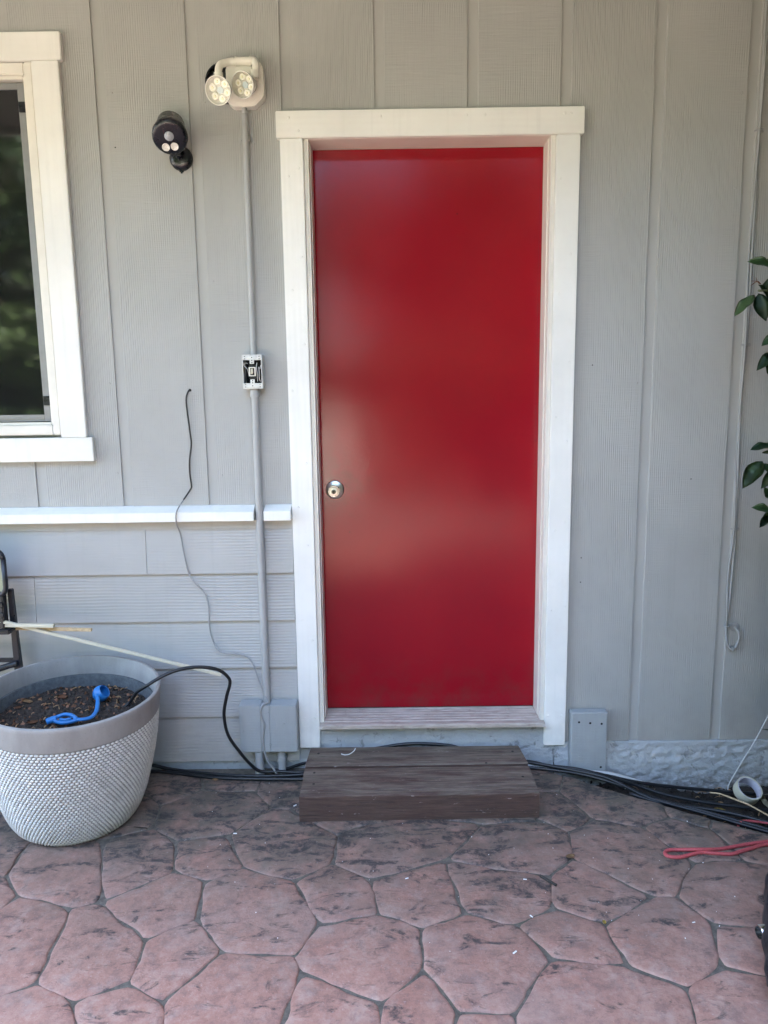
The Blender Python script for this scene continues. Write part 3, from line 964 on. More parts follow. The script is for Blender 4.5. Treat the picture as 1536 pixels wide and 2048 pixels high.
B().prism([(.2, 3.0), (3.5, 4.44), (6.8, 3.0)], 'x', -3.58, -3.48).make('gable', 'siding_paint', roof)
B().prism([(.2, 3.0), (3.5, 4.44), (6.8, 3.0)], 'x', 5.08, 5.18).make('gable', 'siding_paint', roof)

# ================================================================== FIXTURES ON THE WALL
# conduit with its fittings
cd = thing('conduit', 'grey painted conduit pipe running up the wall left of the red door', 'conduit pipe', (.455, -.03, .27))
B().tube([(.4535, -.030, .255), (.4535, -.030, .80), (.4555, -.030, 1.384)], .0132, 20, 1).make('lower_pipe', 'grey_paint_metal', cd, smooth=True)
B().tube([(.4565, -.028, 1.520), (.4570, -.026, 1.9), (.4578, -.026, 2.288)], .0105, 18, 1).make('upper_pipe', 'grey_paint_metal', cd, smooth=True)
B().lathe([(.0135, 0), (.0168, .0005), (.0168, .0235), (.0150, .025), (.0150, .030), (0, .030)], Matrix.Translation((.4556, -.030, 1.3770)), 24).make('coupling', 'grey_paint_metal', cd, smooth=True)
B().lathe([(0, 0), (.0095, 0), (.0095, .010), (.0075, .012), (.0075, .026), (0, .026)], Matrix.Translation((.4578, -.026, 2.287)), 20).make('connector', 'galv_metal', cd, smooth=True)
def strap(z, x, r, yc):
    b = B()
    pts = [(x - r - .016, -.0015, z), (x - r - .0035, -.0022, z)] + [(x - (r + .0012) * math.cos(a), yc - (r + .0012) * math.sin(a), z) for a in [math.pi * i / 8 for i in range(9)]] + [(x + r + .0035, -.0022, z), (x + r + .016, -.0015, z)]
    bm = bmesh.new()
    prev = None
    for p in pts:
        a, c = bm.verts.new((p[0], p[1], z - .008)), bm.verts.new((p[0], p[1], z + .008))
        if prev: bm.faces.new((prev[0], a, c, prev[1]))
        prev = (a, c)
    bmesh.ops.recalc_face_normals(bm, faces=bm.faces[:])
    bmesh.ops.solidify(bm, geom=bm.faces[:], thickness=.0014)
    b._merge(bm)
    for sx in (-1, 1):
        b.lathe([(.0032, 0), (.0026, .0016), (0, .0018)], face_mx((x + sx * (r + .0105), -.0025, z), (0, -1, 0)), 10)
    return b
strap(2.215, .4577, .0105, -.026).make('strap', 'grey_paint_metal', cd, smooth=True)

# open switch box
sb = thing('switch_box', 'open metal light switch box without its cover plate on the conduit', 'switch box', (.454, 0, 1.462))
x0, x1, z0, z1, yf = .4205, .4875, 1.4055, 1.5190, -.056
b = B()
b.box(x0, x0 + .0032, yf, 0, z0, z1, .0008, 1); b.box(x1 - .0032, x1, yf, 0, z0, z1, .0008, 1)
b.box(x0 + .0033, x1 - .0033, yf, 0, z0, z0 + .0032); b.box(x0 + .0033, x1 - .0033, yf, 0, z1 - .0032, z1)
b.box(x0 + .0033, x1 - .0033, yf + .0005, yf + .0035, z0 + .0033, z0 + .0185, .0006, 1)
b.box(x0 + .0033, x1 - .0033, yf + .0005, yf + .0035, z1 - .0185, z1 - .0033, .0006, 1)
b.make('box', 'zinc_plate', sb)
B().box(x0 + .0034, x1 - .0034, -.006, -.003, z0 + .0034, z1 - .0034).make('box_shade', 'dark_gap', sb)  # near-black sheet stands in for the shade inside the open box
b = B()
for px in (x0 + .009, x1 - .009):
    for pz in (z0 + .006, z0 + .0142, z1 - .006, z1 - .0142):
        b.lathe([(.0017, 0), (.0015, .0004), (0, .0004)], face_mx((px, yf + .0004, pz), (0, -1, 0)), 8)
b.make('screw_hole', 'dark_gap', sb, kind='stuff')
for za, zb, zz in ((z0 + .0045, z0 + .031, z0 + .0085), (z1 - .031, z1 - .0045, z1 - .0085)):
    yk = B()
    yk.box(.4465, .4615, yf - .0022, yf - .0004, za, zb, .0006, 1)
    for sx in (-1, 1):
        yk.lathe([(.0062, 0), (.0058, .0012), (0, .0012)], face_mx((.454 + sx * .0115, yf - .0004, zz), (0, -1, 0)), 14)
    yk = yk.make('yoke', 'zinc_plate', sb)
b = B()
for pz in (z0 + .0095, z0 + .0195, z0 + .0265, z1 - .0095, z1 - .0195, z1 - .0265):
    b.lathe([(.0019, 0), (.0017, .0005), (0, .0005)], face_mx((.454, yf - .0022, pz), (0, -1, 0)), 10)
b.make('yoke_screw', 'dark_gap', yk, kind='stuff')
b = B()
b.box(.4420, .4660, -.045, yf + .0030, z0 + .034, z1 - .034, .001, 1)
b.make('switch_body', 'black_plastic', sb)
b = B()
b.box(.4422, .4468, yf - .0040, yf + .0028, z0 + .0415, z1 - .0415, .0012); b.box(.4612, .4658, yf - .0040, yf + .0028, z0 + .0415, z1 - .0415, .0012)
b.box(.4469, .4611, yf - .0040, yf + .0028, z0 + .0415, z0 + .0450, .0008, 1); b.box(.4469, .4611, yf - .0040, yf + .0028, z1 - .0450, z1 - .0415, .0008, 1)
b.make('switch_frame', 'white_plastic', sb)
b = B()
b.prism([(yf + .002, 1.473), (yf - .004, 1.472), (yf - .0135, 1.4585), (yf - .0125, 1.4535), (yf + .002, 1.458)], 'x', .4500, .4570, .001)
b.make('toggle', 'toggle_ivory', sb)
b = B()
b.tube([(.440, -.035, 1.445), (.436, -.048, 1.470), (.4275, -.052, 1.482), (.4262, -.052, 1.488), (.431, -.050, 1.4915), (.4375, -.046, 1.490)], .0013, 6)
b.tube([(.4680, -.040, 1.430), (.4695, -.050, 1.455), (.4675, -.050, 1.478), (.4690, -.046, 1.492)], .0016, 6)
b.tube([(.4830, -.040, 1.487), (.4818, -.052, 1.480), (.4785, -.048, 1.471)], .0013, 6)
b.tube([(.4745, -.046, 1.478), (.4765, -.052, 1.462), (.4760, -.050, 1.440), (.4785, -.046, 1.430)], .0013, 6)
b.make('wire', 'wire_white', sb, smooth=True)

# rough wooden cover block that the conduit runs into
wb = thing('cover_block', 'grey painted rough wooden block covering the foot of the conduit', 'wooden block', (.463, -.04, .096))
b = B()
b.box(.3590, .4380, -.078, -.0195, .0965, .2765, .003); b.box(.4690, .5665, -.078, -.0195, .0965, .2760, .003)
b.box(.4381, .4689, -.078, -.0480, .0967, .2763, .002); 
b.make('block', 'block_paint', wb)
b = B()
for px, pz in ((.463, .247), (.371, .177), (.545, .171), (.469, .126), (.52, .205)):
    b.lathe([(.0052, .0000), (.0046, .0012), (.0020, .0006), (0, .0006)], face_mx((px, -.078, pz), (0, -1, 0)), 12)
b.make('nail_head', 'block_paint', wb, kind='stuff')
for nm, x, y, zb, lb in (('pipe_stub', .4230, -.062, -.008, 'short grey pipe below the wooden block, the nearer and longer of two'),
                         ('pipe_stub', .5030, -.045, -.008, 'short grey pipe below the wooden block, beside the wooden step')):
    b = B()
    b.tube([(x, y, zb), (x, y, .0955)], .0155 if x < .45 else .0150, 20, 1)
    b.lathe([(.0150, 0), (.0175, .0005), (.0175, .020), (.0150, .0205)], Matrix.Translation((x, y, .045 if x > .45 else .000)), 20)
    tag(b.make(nm, 'grey_paint_metal', smooth=True), lb, 'pipe', 'pipe stubs below the block')

# plain wooden block right of the door
pb = thing('board_block', 'grey painted upright board standing against the foundation right of the door', 'wooden block', (1.635, -.02, -.02))
B().box(1.5690, 1.7030, -.0425, -.0005 - .004, -.030, .2200, .004, 3).make('board', 'block_paint', pb)
b = B()
for px, pz in ((1.598, .183), (1.639, .179), (1.681, .176), (1.683, .006)):
    b.lathe([(.0042, 0), (.0038, .0005), (0, .0005)], face_mx((px, -.0425, pz), (0, -1, 0)), 12)
b.make('nail_hole', 'dark_gap', pb, kind='stuff')
b = B()
for px, pz in ((1.655, .155), (1.668, .128), (1.664, .103), (1.591, .129), (1.604, .055), (1.674, .175)):
    b.tube([(px + .007 * math.cos(a), -.0428, pz + .007 * math.sin(a)) for a in (-2.6, -1.9, -1.2, -.5)], .0009, 5, 3)
b.make('hammer_dent', 'block_paint', pb, kind='stuff')

# ---- white security light with two lamp heads
fl = thing('security_light', 'white security light with two round clustered LED heads above the conduit', 'security light', (.455, 0, 2.38))
pl = [(.405, 2.325), (.405, 2.420), (.424, 2.444), (.498, 2.446), (.516, 2.438), (.525, 2.420), (.526, 2.340), (.520, 2.330), (.497, 2.309), (.488, 2.306), (.424, 2.306), (.412, 2.314)]
B().prism(pl, 'y', -.044, -.003, .003).make('mounting_plate', 'white_plastic', fl)
pc = Vector((.465, 2.377))
inner = [(pc.x + (x - pc.x) * .84, pc.y + (z - pc.y) * .84) for x, z in pl]
B().prism(inner, 'y', -.0465, -.0443, .001).make('plate_panel', 'white_plastic', fl)
jb = B().lathe([(.0585, 0), (.0585, .0300), (.0545, .0300), (.0545, .0030), (0, .0030)], face_mx((.3935, 0, 2.386), (0, -1, 0)), 36).make('junction_box', 'black_plastic', fl, smooth=True)
b = B()
rr = random.Random(2)
for i in range(5):
    a0 = rr.uniform(2.2, 4.2)
    b.tube([(.3935 + .046 * math.cos(a0 + k * .35) * (1 - .12 * k), -.012 - .006 * math.sin(k + i), 2.386 + .046 * math.sin(a0 + k * .35) * (1 - .10 * k)) for k in range(5)], .0016, 6)
b.make('loose_wire', 'wire_grey', jb, smooth=True)
b = B()
b.tube([(.428, -.064, 2.430), (.506, -.064, 2.432)], .0085, 16, 1)
b.tube([(.445, -.064, 2.431), (.487, -.064, 2.431)], .0125, 20, 1)
b.tube([(.441, -.064, 2.431), (.4455, -.064, 2.431)], .0140, 20, 1)
b.tube([(.4865, -.064, 2.431), (.491, -.064, 2.431)], .0140, 20, 1)
b.box(.438, .496, -.062, -.040, 2.372, 2.422, .006)
b.box(.446, .480, -.072, -.058, 2.386, 2.398, .004)
b.make('cross_arm', 'white_plastic', fl, smooth=True)
def lamp_head(c, axis, elbow, r, sc):
    c, axis = Vector(c), Vector(axis).normalized()
    m = face_mx(c, axis, rad(8))
    b = B()
    b.lathe([(0, -.052), (r * .45, -.052), (r * .62, -.046), (r * .80, -.022), (r * 1.0, .004), (r * 1.04, .006), (r * 1.04, .011), (r * .97, .011), (r * .97, .003), (r * .72, -.012), (0, -.012)], m, 36)
    cup = b.make('lamp_head', 'lamp_cup', fl, smooth=True)
    for k in range(6):
        a = k * math.pi / 3 + math.pi / 2
        o = (r * .60 * math.cos(a), r * .60 * math.sin(a), 0)
        mm = m @ Matrix.Translation((o[0], o[1], -.0118))
        e = B().lathe([(r * .300, 0), (r * .300, .006), (r * .245, .0090), (r * .21, .0078), (0, .0070)], mm, 18).make('led_lens', 'led_lens', cup, smooth=True)
        if k == 0: e0 = e
    bb = B()
    for k in range(6):
        a = k * math.pi / 3 + math.pi / 2
        bb.lathe([(r * .11, .0070), (r * .09, .0098), (0, .0104)], m @ Matrix.Translation((r * .60 * math.cos(a), r * .60 * math.sin(a), -.0118)), 10)
    bb.make('led_chip', 'led_core', cup, smooth=True, kind='stuff')
    B().lathe([(r * .27, 0), (r * .27, .0035), (0, .0035)], m @ Matrix.Translation((0, 0, -.0118)), 6).make('centre_cap', 'led_centre', cup)
    B().lathe([(r * .965, .0085), (0, .0100)], m, 30).make('front_glass', 'lamp_glass', cup, smooth=True)
    b = B()
    b.tube(elbow, lambda t: .0115 if t < .75 else .0100, 16, 4)
    b.lathe([(.0135, -.012), (.0135, .012), (0, .012)], Matrix.Translation(Vector(elbow[-2])), 18)
    b.make('elbow', 'white_plastic', fl, smooth=True)
lamp_head((.3990, -.128, 2.3220), (-.20, -1, -.42), [(.438, -.064, 2.431), (.420, -.066, 2.428), (.400, -.078, 2.418), (.392, -.086, 2.402), (.392, -.090, 2.376), (.398, -.092, 2.345)], .0400, 1)
lamp_head((.4735, -.108, 2.3440), (-.36, -1, -.38), [(.492, -.064, 2.432), (.502, -.066, 2.430), (.507, -.072, 2.420), (.507, -.076, 2.402), (.503, -.078, 2.385), (.490, -.078, 2.362)], .0375, 1)

# ---- black battery spotlight
sp = thing('motion_spotlight', 'black battery spotlight with motion sensor on the wall right of the window', 'spotlight', (.237, 0, 2.162))
B().lathe([(.0385, 0), (.0385, .006), (.034, .014), (.022, .020), (0, .022)], face_mx((.2375, 0, 2.161), (0, -1, 0)), 36).make('base_disc', 'black_plastic', sp, smooth=True)
b = B()
b.box(.2300, .2440, -.010, -.0005, 2.114, 2.128, .004)
b.make('latch', 'black_plastic', sp)
b = B()
b.tube([(.2375, -.018, 2.165), (.2380, -.045, 2.172), (.2380, -.058, 2.186), (.2380, -.060, 2.205)], .0115, 16)
b.lathe([(0, -.013), (.009, -.011), (.014, -.004), (.014, .004), (.009, .011), (0, .013)], Matrix.Translation((.2378, -.050, 2.180)), 18)
b.make('ball_joint', 'black_plastic', sp, smooth=True)
ax = Vector((.20, -1, -.85)).normalized()
fm = face_mx((.2350, -.118, 2.1900), ax)
b = B()
b.lathe([(0, -.108), (.032, -.108), (.040, -.104), (.0445, -.094), (.0470, -.060), (.0525, -.030), (.0555, -.012), (.0545, -.002), (.050, .003), (.042, .0045), (0, .0055)], fm, 44)
body = b.make('lamp_body', 'black_plastic', sp, smooth=True)
def onface(u, v, d=0.0): return fm @ Matrix.Translation((u, v, .0050 + d))
# local axes of the face: which way is up there
loc_up = (fm.to_3x3().inverted() @ Vector((0, 0, 1))); loc_rt = (fm.to_3x3().inverted() @ Vector((1, 0, 0)))
def pf(right, up): 
    v = loc_rt.normalized() * right + Vector((loc_up.x, loc_up.y, 0)).normalized() * up
    return v.x, v.y
B().lathe([(.0145, 0), (.0145, .002), (.0105, .0055), (.005, .0075), (0, .0080)], onface(*pf(-.002, .006)), 26).make('sensor_dome', 'sensor_lens', sp, smooth=True)
for sx in (-.0150, .0125):
    B().lathe([(.0122, -.002), (.0122, .0012), (.0112, .0014), (.0108, .0002), (.0050, -.0005), (0, -.0008)], onface(*pf(sx, -.0265), .0012), 22).make('led_reflector', 'reflector', sp, smooth=True)

# ---- thin cable out of the hole in the wall
def cable(name, pts, r, mat, label, cat='cable', group=None, seg=8, k=5, flat=1.0):
    o = B().tube(pts, r, seg, k, flat).make(name, mat, smooth='all')
    return tag(o, label, cat, group)
lw = thing('lamp_cable', 'thin cable hanging from a hole in the siding down to the wooden block', 'cable', (.222, 0, 1.405))
Y = -.009
B().tube([(.2245, .012, 1.404), (.2235, -.006, 1.404), (.2170, -.010, 1.392), (.2115, Y, 1.370), (.214, Y, 1.320), (.2215, -.016, 1.250), (.2225, -.014, 1.215), (.2125, Y, 1.163), (.2105, Y, 1.115), (.2145, -.012, 1.075), (.2120, -.014, 1.060), (.186, -.020, 1.022)],
         .0028, 8).make('upper_length', 'black_rubber', lw, smooth='all')
B().tube([(.186, -.020, 1.022), (.172, -.054, .992), (.1655, -.056, .965), (.1645, -.044, .935), (.1675, -.020, .90), (.176, -.024, .842), (.191, -.022, .755), (.219, -.030, .716), (.245, -.026, .685), (.256, -.026, .638), (.256, -.028, .563), (.268, -.024, .497), (.297, -.034, .464), (.361, -.026, .452), (.402, -.028, .429), (.428, -.030, .351), (.4500, -.040, .300), (.466, -.060, .2810)],
         .0024, 8).make('lower_length', 'wire_grey', lw, smooth='all')
B().tube([(.466, -.060, .2810), (.452, -.070, .2800), (.442, -.0810, .272), (.4370, -.0812, .250), (.444, -.0812, .225), (.450, -.0812, .205), (.444, -.0812, .165), (.443, -.0815, .130), (.447, -.080, .096), (.458, -.078, .060), (.475, -.072, .030), (.487, -.075, .010)],
         .0040, 8).make('block_length', 'wire_grey', lw, smooth='all')
B().lathe([(.0050, 0), (.0046, .0006), (0, .0006)], face_mx((.2245, -.0001, 1.4040), (0, -1, 0)), 12).make('wall_hole', 'dark_gap', lw)

# ---- two grey cables clipped to the siding on the right
cc = thing('wall_cables', 'pair of grey painted cables clipped to the siding behind the shrub', 'cable', (2.14, 0, 1.5))
B().tube([(2.150, -.006, 2.95), (2.1425, -.006, 2.60), (2.1425, -.006, 2.219), (2.1440, -.006, 1.874), (2.1435, -.006, 1.530), (2.1360, -.006, 1.344), (2.1445, -.0065, .890), (2.1450, -.006, .814), (2.1390, -.006, .630), (2.1320, -.007, .533), (2.1340, -.009, .490), (2.1410, -.011, .458), (2.1560, -.012, .443), (2.1700, -.012, .455), (2.1790, -.011, .485), (2.1755, -.009, .510), (2.1640, .004, .526)],
         .0046, 10).make('cable', 'wire_grey', cc, smooth='all')
B().tube([(2.158, -.005, 2.95), (2.1500, -.005, 2.60), (2.1420, -.012, 2.217), (2.1345, -.005, 1.842), (2.1370, -.012, 1.530), (2.1330, -.005, 1.171), (2.1370, -.012, .890), (2.1290, -.005, .723), (2.1310, -.012, .533)],
         .0036, 10).make('cable', 'wire_grey', cc, smooth='all')
for x, z in ((2.142, 2.220), (2.141, 1.531), (2.141, .889), (2.137, .531)):
    b = B()
    b.tube([(x - .011, -.002, z), (x - .010, -.013, z), (x + .002, -.016, z), (x + .008, -.006, z)], .0026, 8)
    b.box(x + .004, x + .018, -.009, -.0006, z - .006, z + .006, .002)
    b.lathe([(.0032, 0), (.0024, .0015), (0, .0017)], face_mx((x + .012, -.009, z), (0, -1, 0)), 10)
    b.make('cable_clip', 'wire_grey', cc, smooth=True)
B().lathe([(.0175, 0), (.0175, .003), (.014, .005), (.006, .0055), (.005, .001), (0, .001)], face_mx((2.1645, 0, .5265), (0, -1, 0)), 28).make('bushing', 'wire_grey', cc, smooth=True)
B().box(2.1525, 2.1610, -.020, -.006, .438, .456, .002).make('cable_tie', 'wire_grey', cc)
cable('loose_wire', [(2.36, -.012, .33), (2.305, -.012, .188), (2.262, -.020, .100), (2.232, -.026, .050), (2.195, -.034, -.009), (2.160, -.045, -.065), (2.150, -.060, -.085)], .0019, 'wire_white', 'thin pale wire sagging down the foundation to the soil strip')
cable('foundation_pipe', [(1.395, -.026, .012), (1.47, -.034, .006), (1.5550, -.0555, .003), (1.63, -.0580, -.005), (1.71, -.0560, -.014), (1.79, -.050, -.040), (1.86, -.046, -.065)], .0085, 'wire_white', 'pale plastic pipe lying along the foundation behind the black cables', 'pipe', k=4)

# ================================================================== THINGS ON THE GROUND
# wooden step
st = thing('wooden_step', 'low weathered wooden step with worn maroon paint below the red door', 'step', (1.0, -.20, 0))
def plank(name, pts, z0, z1, seed, lab=None):
    """a plank from its four corners on plan, with a slightly worn top"""
    rr = random.Random(seed)
    bm = bmesh.new()
    n = 26
    top, bot = [], []
    (ax, ay), (bx, by), (cx_, cy_), (dx, dy) = pts            # front left, front right, back right, back left
    for i in range(n + 1):
        t = i / n
        row = []
        for j, s in enumerate((0, .03, .5, .97, 1)):
            fx, fy = ax + (bx - ax) * t, ay + (by - ay) * t
            gx, gy = dx + (cx_ - dx) * t, dy + (cy_ - dy) * t
            drop = (.0032 if j in (0, 4) else 0) + rr.uniform(0, .0008)
            row.append((fx + (gx - fx) * s, fy + (gy - fy) * s + (rr.uniform(-.0008, .0008) if j in (0, 4) else 0), z1 - drop))
        top.append([bm.verts.new(p) for p in row])
        bot.append([bm.verts.new((row[0][0], row[0][1], z0)), bm.verts.new((row[-1][0], row[-1][1], z0))])
    for i in range(n):
        for j in range(4):
            bm.faces.new((top[i][j], top[i + 1][j], top[i + 1][j + 1], top[i][j + 1]))
        bm.faces.new((bot[i][0], bot[i + 1][0], top[i + 1][0], top[i][0]))
        bm.faces.new((top[i][4], top[i + 1][4], bot[i + 1][1], bot[i][1]))
        bm.faces.new((bot[i][1], bot[i + 1][1], bot[i + 1][0], bot[i][0]))
    bm.faces.new((bot[0][0], top[0][0], top[0][1], top[0][2], top[0][3], top[0][4], bot[0][1]))
    bm.faces.new((bot[n][1], top[n][4], top[n][3], top[n][2], top[n][1], top[n][0], bot[n][0]))
    bmesh.ops.recalc_face_normals(bm, faces=bm.faces[:])
    b = B(); b.bm.free(); b.bm = bm
    return b.make(name, 'worn_step_wood', st)
plank('tread_board', [(.6035, -.1650), (1.3900, -.1625), (1.3785, -.0260), (.6100, -.0235)], .051, .0890, 1)
plank('tread_board', [(.6065, -.3310), (1.3900, -.3255), (1.3895, -.1725), (.6030, -.1745)], .051, .0862, 2)
plank('riser_board', [(.6050, -.3700), (1.3905, -.3600), (1.3915, -.3275), (.6065, -.3330)], .0012, .0885, 3)
for x in (.612, 1.345):
    B().box(x, x + .036, -.322, -.03, .0012, .0505, .002, 1).make('side_board', 'worn_step_wood', st)
b = B()
for x, y, z in ((1.243, -.158, .0885), (1.355, -.252, .0862), (.640, -.21, .0862), (.645, -.285, .0862), (.642, -.075, .0885), (1.350, -.075, .0885)):
    b.lathe([(.0048, 0), (.0042, .001), (0, .0006)], Matrix.Translation((x, y, z)), 10)
b.make('screw_head', 'twig_dark', st, kind='stuff')

# black cables along the foot of the wall
cg = 'black cables along the foot of the wall'
R_ = .0062
cable('black_cable', [(-.30, -.020, .02), (-.12, -.010, .03), (.003, -.016, .022), (.093, -.035, .012), (.26, -.070, .010), (.428, -.088, .010), (.582, -.080, .010), (.66, -.06, .010), (.75, -.018, .05), (.80, -.012, .066), (.876, -.013, .079), (.941, -.012, .089), (1.016, -.012, .0925), (1.109, -.014, .086), (1.155, -.018, .078), (1.30, -.018, .03), (1.418, -.020, .020), (1.495, -.052, .018), (1.579, -.074, .018), (1.685, -.092, .000), (1.828, -.098, -.030), (2.032, -.094, -.058), (2.275, -.116, -.070)],
      R_, 'black_rubber', 'black cable looping up behind the wooden step against the foundation', 'cable', cg)
cable('black_cable', [(-.30, -.07, .010), (.009, -.039, .008), (.097, -.050, .0075), (.264, -.090, .0075), (.430, -.104, .0075), (.584, -.108, .0075), (.612, -.11, .0075)],
      .0068, 'black_rubber', 'black cable from the planter to the step, the one farthest from the wall', 'cable', cg)
cable('black_cable', [(.421, -.070, .016), (.461, -.062, .014), (.522, -.041, .014), (.579, -.006, .016), (.620, -.004, .018)],
      .0055, 'black_rubber', 'short black cable end rising behind the left corner of the step', 'cable', cg)
cable('black_cable', [(1.395, -.045, .010), (1.415, -.047, .010), (1.528, -.072, .009), (1.628, -.113, .008), (1.743, -.150, -.015), (1.843, -.178, -.045), (1.972, -.240, -.052), (2.155, -.349, -.058), (2.30, -.43, -.06)],
      .0062, 'black_rubber', 'black cable from the right end of the step, lying nearest the slab edge', 'cable', cg)
cable('black_cable', [(1.395, -.032, .022), (1.423, -.034, .023), (1.560, -.085, .020), (1.685, -.128, .008), (1.813, -.184, -.036), (1.955, -.262, -.044), (2.139, -.385, -.046), (2.3, -.48, -.05)],
      .0062, 'black_rubber', 'black cable from the right end of the step, crossing over the others by the board', 'cable', cg)
cable('black_cable', [(1.640, -.104, .014), (1.664, -.104, .012), (1.791, -.112, -.028), (1.888, -.140, -.050), (2.034, -.178, -.062), (2.220, -.221, -.066), (2.36, -.24, -.07)],
      .0060, 'black_rubber', 'thick black cable through the middle of the soil strip', 'cable', cg)
cable('black_cable', [(1.75, -.165, -.030), (1.86, -.205, -.048), (1.96, -.225, -.050), (2.07, -.262, -.052), (2.2, -.33, -.056)],
      .0070, 'black_rubber', 'thick black hose half sunk in the soil beside the slab edge', 'hose', cg)
cable('soil_cord', [(2.01, -.405, -.050), (2.06, -.330, -.056), (2.095, -.303, -.054), (2.168, -.325, -.052), (2.24, -.36, -.05)], .0040, 'cord_red', 'short red cord in the soil at the slab edge', 'cord')
cable('dry_stem', [(2.060, -.112, -.060), (2.084, -.139, -.050), (2.118, -.185, -.046), (2.150, -.223, -.046), (2.19, -.300, -.046), (2.24, -.36, -.05)], .0028, 'stick_raw', 'thin dry stem lying across the soil below the tape roll', 'stem')

# red cord looped on the stones
cable('red_cord', [(2.28, -.49, .007), (2.068, -.513, .007), (1.984, -.528, .0065), (1.900, -.547, .006), (1.838, -.558, .0125), (1.778, -.549, .006), (1.744, -.550, .006), (1.727, -.563, .006), (1.731, -.580, .006), (1.762, -.585, .006), (1.807, -.571, .006), (1.836, -.562, .0055), (1.869, -.567, .006), (1.919, -.573, .006), (1.954, -.561, .006), (1.990, -.549, .007), (2.062, -.528, .008), (2.28, -.51, .008)],
      .0054, 'cord_red', 'red cord lying in a narrow loop on the flagstones', 'cord', k=6)

# roll of tape on the soil
tp = thing('tape_roll', 'cream roll of masking tape lying tilted on the soil strip', 'tape roll', (2.176, -.170, -.045))
tm = face_mx((2.176, -.150, -.032), (.10, -.55, .83))
B().lathe([(.0405, -.0185), (.0442, -.0185), (.0445, -.0178), (.0445, .0178), (.0442, .0185), (.0405, .0185), (.0405, -.0185)], tm, 44).make('tape', 'tape_cream', tp, smooth=True)
B().lathe([(.0378, -.0180), (.0402, -.0180), (.0402, .0180), (.0378, .0180), (.0378, -.0180)], tm, 44).make('core', 'tape_core', tp, smooth=True)
b = B()
bm = bmesh.new()
pts = [tm @ Vector((.0446 * math.cos(a), .0446 * math.sin(a), 0)) for a in (-.75, -.6, -.45)] + [Vector((2.216, -.196, -.050)), Vector((2.226, -.210, -.058)), Vector((2.238, -.214, -.062))]
axis = (tm.to_3x3() @ Vector((0, 0, 1))) * .016
prev = None
for i, p in enumerate(pts):
    f = 1 - .14 * max(0, i - 2)
    a, c = bm.verts.new(p - axis * f), bm.verts.new(p + axis * f)
    if prev: bm.faces.new((prev[0], a, c, prev[1]))
    prev = (a, c)
bmesh.ops.solidify(bm, geom=bm.faces[:], thickness=.0004)
b._merge(bm); b.make('loose_end', 'tape_cream', tp, smooth='all')

# black bag with a chrome tube end at the right edge
bg = thing('black_bag', 'black rolled bag with a chrome tube end on the flagstones at the right edge', 'bag', (2.02, -.88, 0))
bm = bmesh.new()
from mathutils import noise as mnoise
rings = []
nseg, nring = 40, 26
A0, A1 = Vector((1.80, -1.24, 0)), Vector((2.055, -.745, 0))
for i in range(nring + 1):
    t = i / nring
    r = .098 * (max(0.0, 1 - abs(2 * t - 1) ** 5)) ** .5 + .002
    c = A0.lerp(A1, t); d = (A1 - A0).normalized(); s_ = Vector((d.y, -d.x, 0))
    ring = []
    for k in range(nseg):
        a = 2 * math.pi * k / nseg
        q = mnoise.noise(Vector((t * 7, math.cos(a) * 1.5, math.sin(a) * 1.5))) * .010 + .004 * math.sin(9 * a + 5 * t) * math.sin(t * 14)
        p = c + s_ * (r + q) * math.cos(a) * 1.12 + Vector((0, 0, 1)) * (.074 + (r + q) * .80 * math.sin(a))
        p.z = max(.002, p.z)
        ring.append(bm.verts.new(p))
    rings.append(ring)
for a, c in zip(rings, rings[1:]):
    for k in range(nseg):
        bm.faces.new((a[k], a[(k + 1) % nseg], c[(k + 1) % nseg], c[k]))
bm.faces.new(rings[0][::-1]); bm.faces.new(rings[-1])
bmesh.ops.recalc_face_normals(bm, faces=bm.faces[:])
b = B(); b.bm.free(); b.bm = bm
b.make('bag_body', 'bag_black', bg, smooth='all')
cm = face_mx((1.872, -.962, .058), (-1, -.10, .05))
B().lathe([(.0165, 0), (.0165, .050), (.0185, .052), (.0185, .066), (.0170, .069), (.0145, .069), (.0145, .020), (0, .020)], cm, 28).make('tube_end', 'chrome', bg, smooth=True)
cable('bag_cord', [(2.02, -.73, .010), (2.012, -.650, .010), (2.03, -.585, .008), (2.08, -.575, .008)], .0045, 'black_rubber', 'short black strap lying at the far end of the black bag', 'strap')

# ---------------------------------------------------------------- the planter
PL, PR = (-.1480, -.3090, .0035), (.050, .050, 0.0)
pot = thing('planter_pot', 'large round grey resin planter with white dimpled sides', 'planter', PL, rot=PR)
prof = [(0, 0), (.142, 0), (.166, .003), (.183, .012), (.198, .028), (.211, .054), (.226, .098), (.240, .160), (.253, .225), (.263, .295), (.2685, .372)]
def pot_r(z):
    for (r0, z0), (r1, z1) in zip(prof[1:], prof[2:]):
        if z0 <= z <= z1 and z1 > z0:
            return r0 + (r1 - r0) * (z - z0) / (z1 - z0)
    return prof[-1][0]
B().lathe(prof, None, 96).make('pot_wall', 'pot_gap_resin', pot, local=True, smooth='all')
B().lathe([(.2685, .3725), (.2725, .3745), (.2745, .390), (.2770, .436), (.2780, .4455), (.2765, .4495), (.2720, .4515), (.2665, .4510), (.2640, .4480), (.2605, .400), (.2575, .376), (.2575, .3725), (.2684, .3725)], None, 96).make('pot_rim', 'pot_rim_resin', pot, local=True, smooth=True)
B().lathe([(.2574, .388), (.2500, .3885), (.2480, .386), (.2440, .350), (.2380, .330), (.2574, .330)], None, 80).make('pot_liner', 'pot_liner', pot, local=True, smooth=True)
bm = bmesh.new()
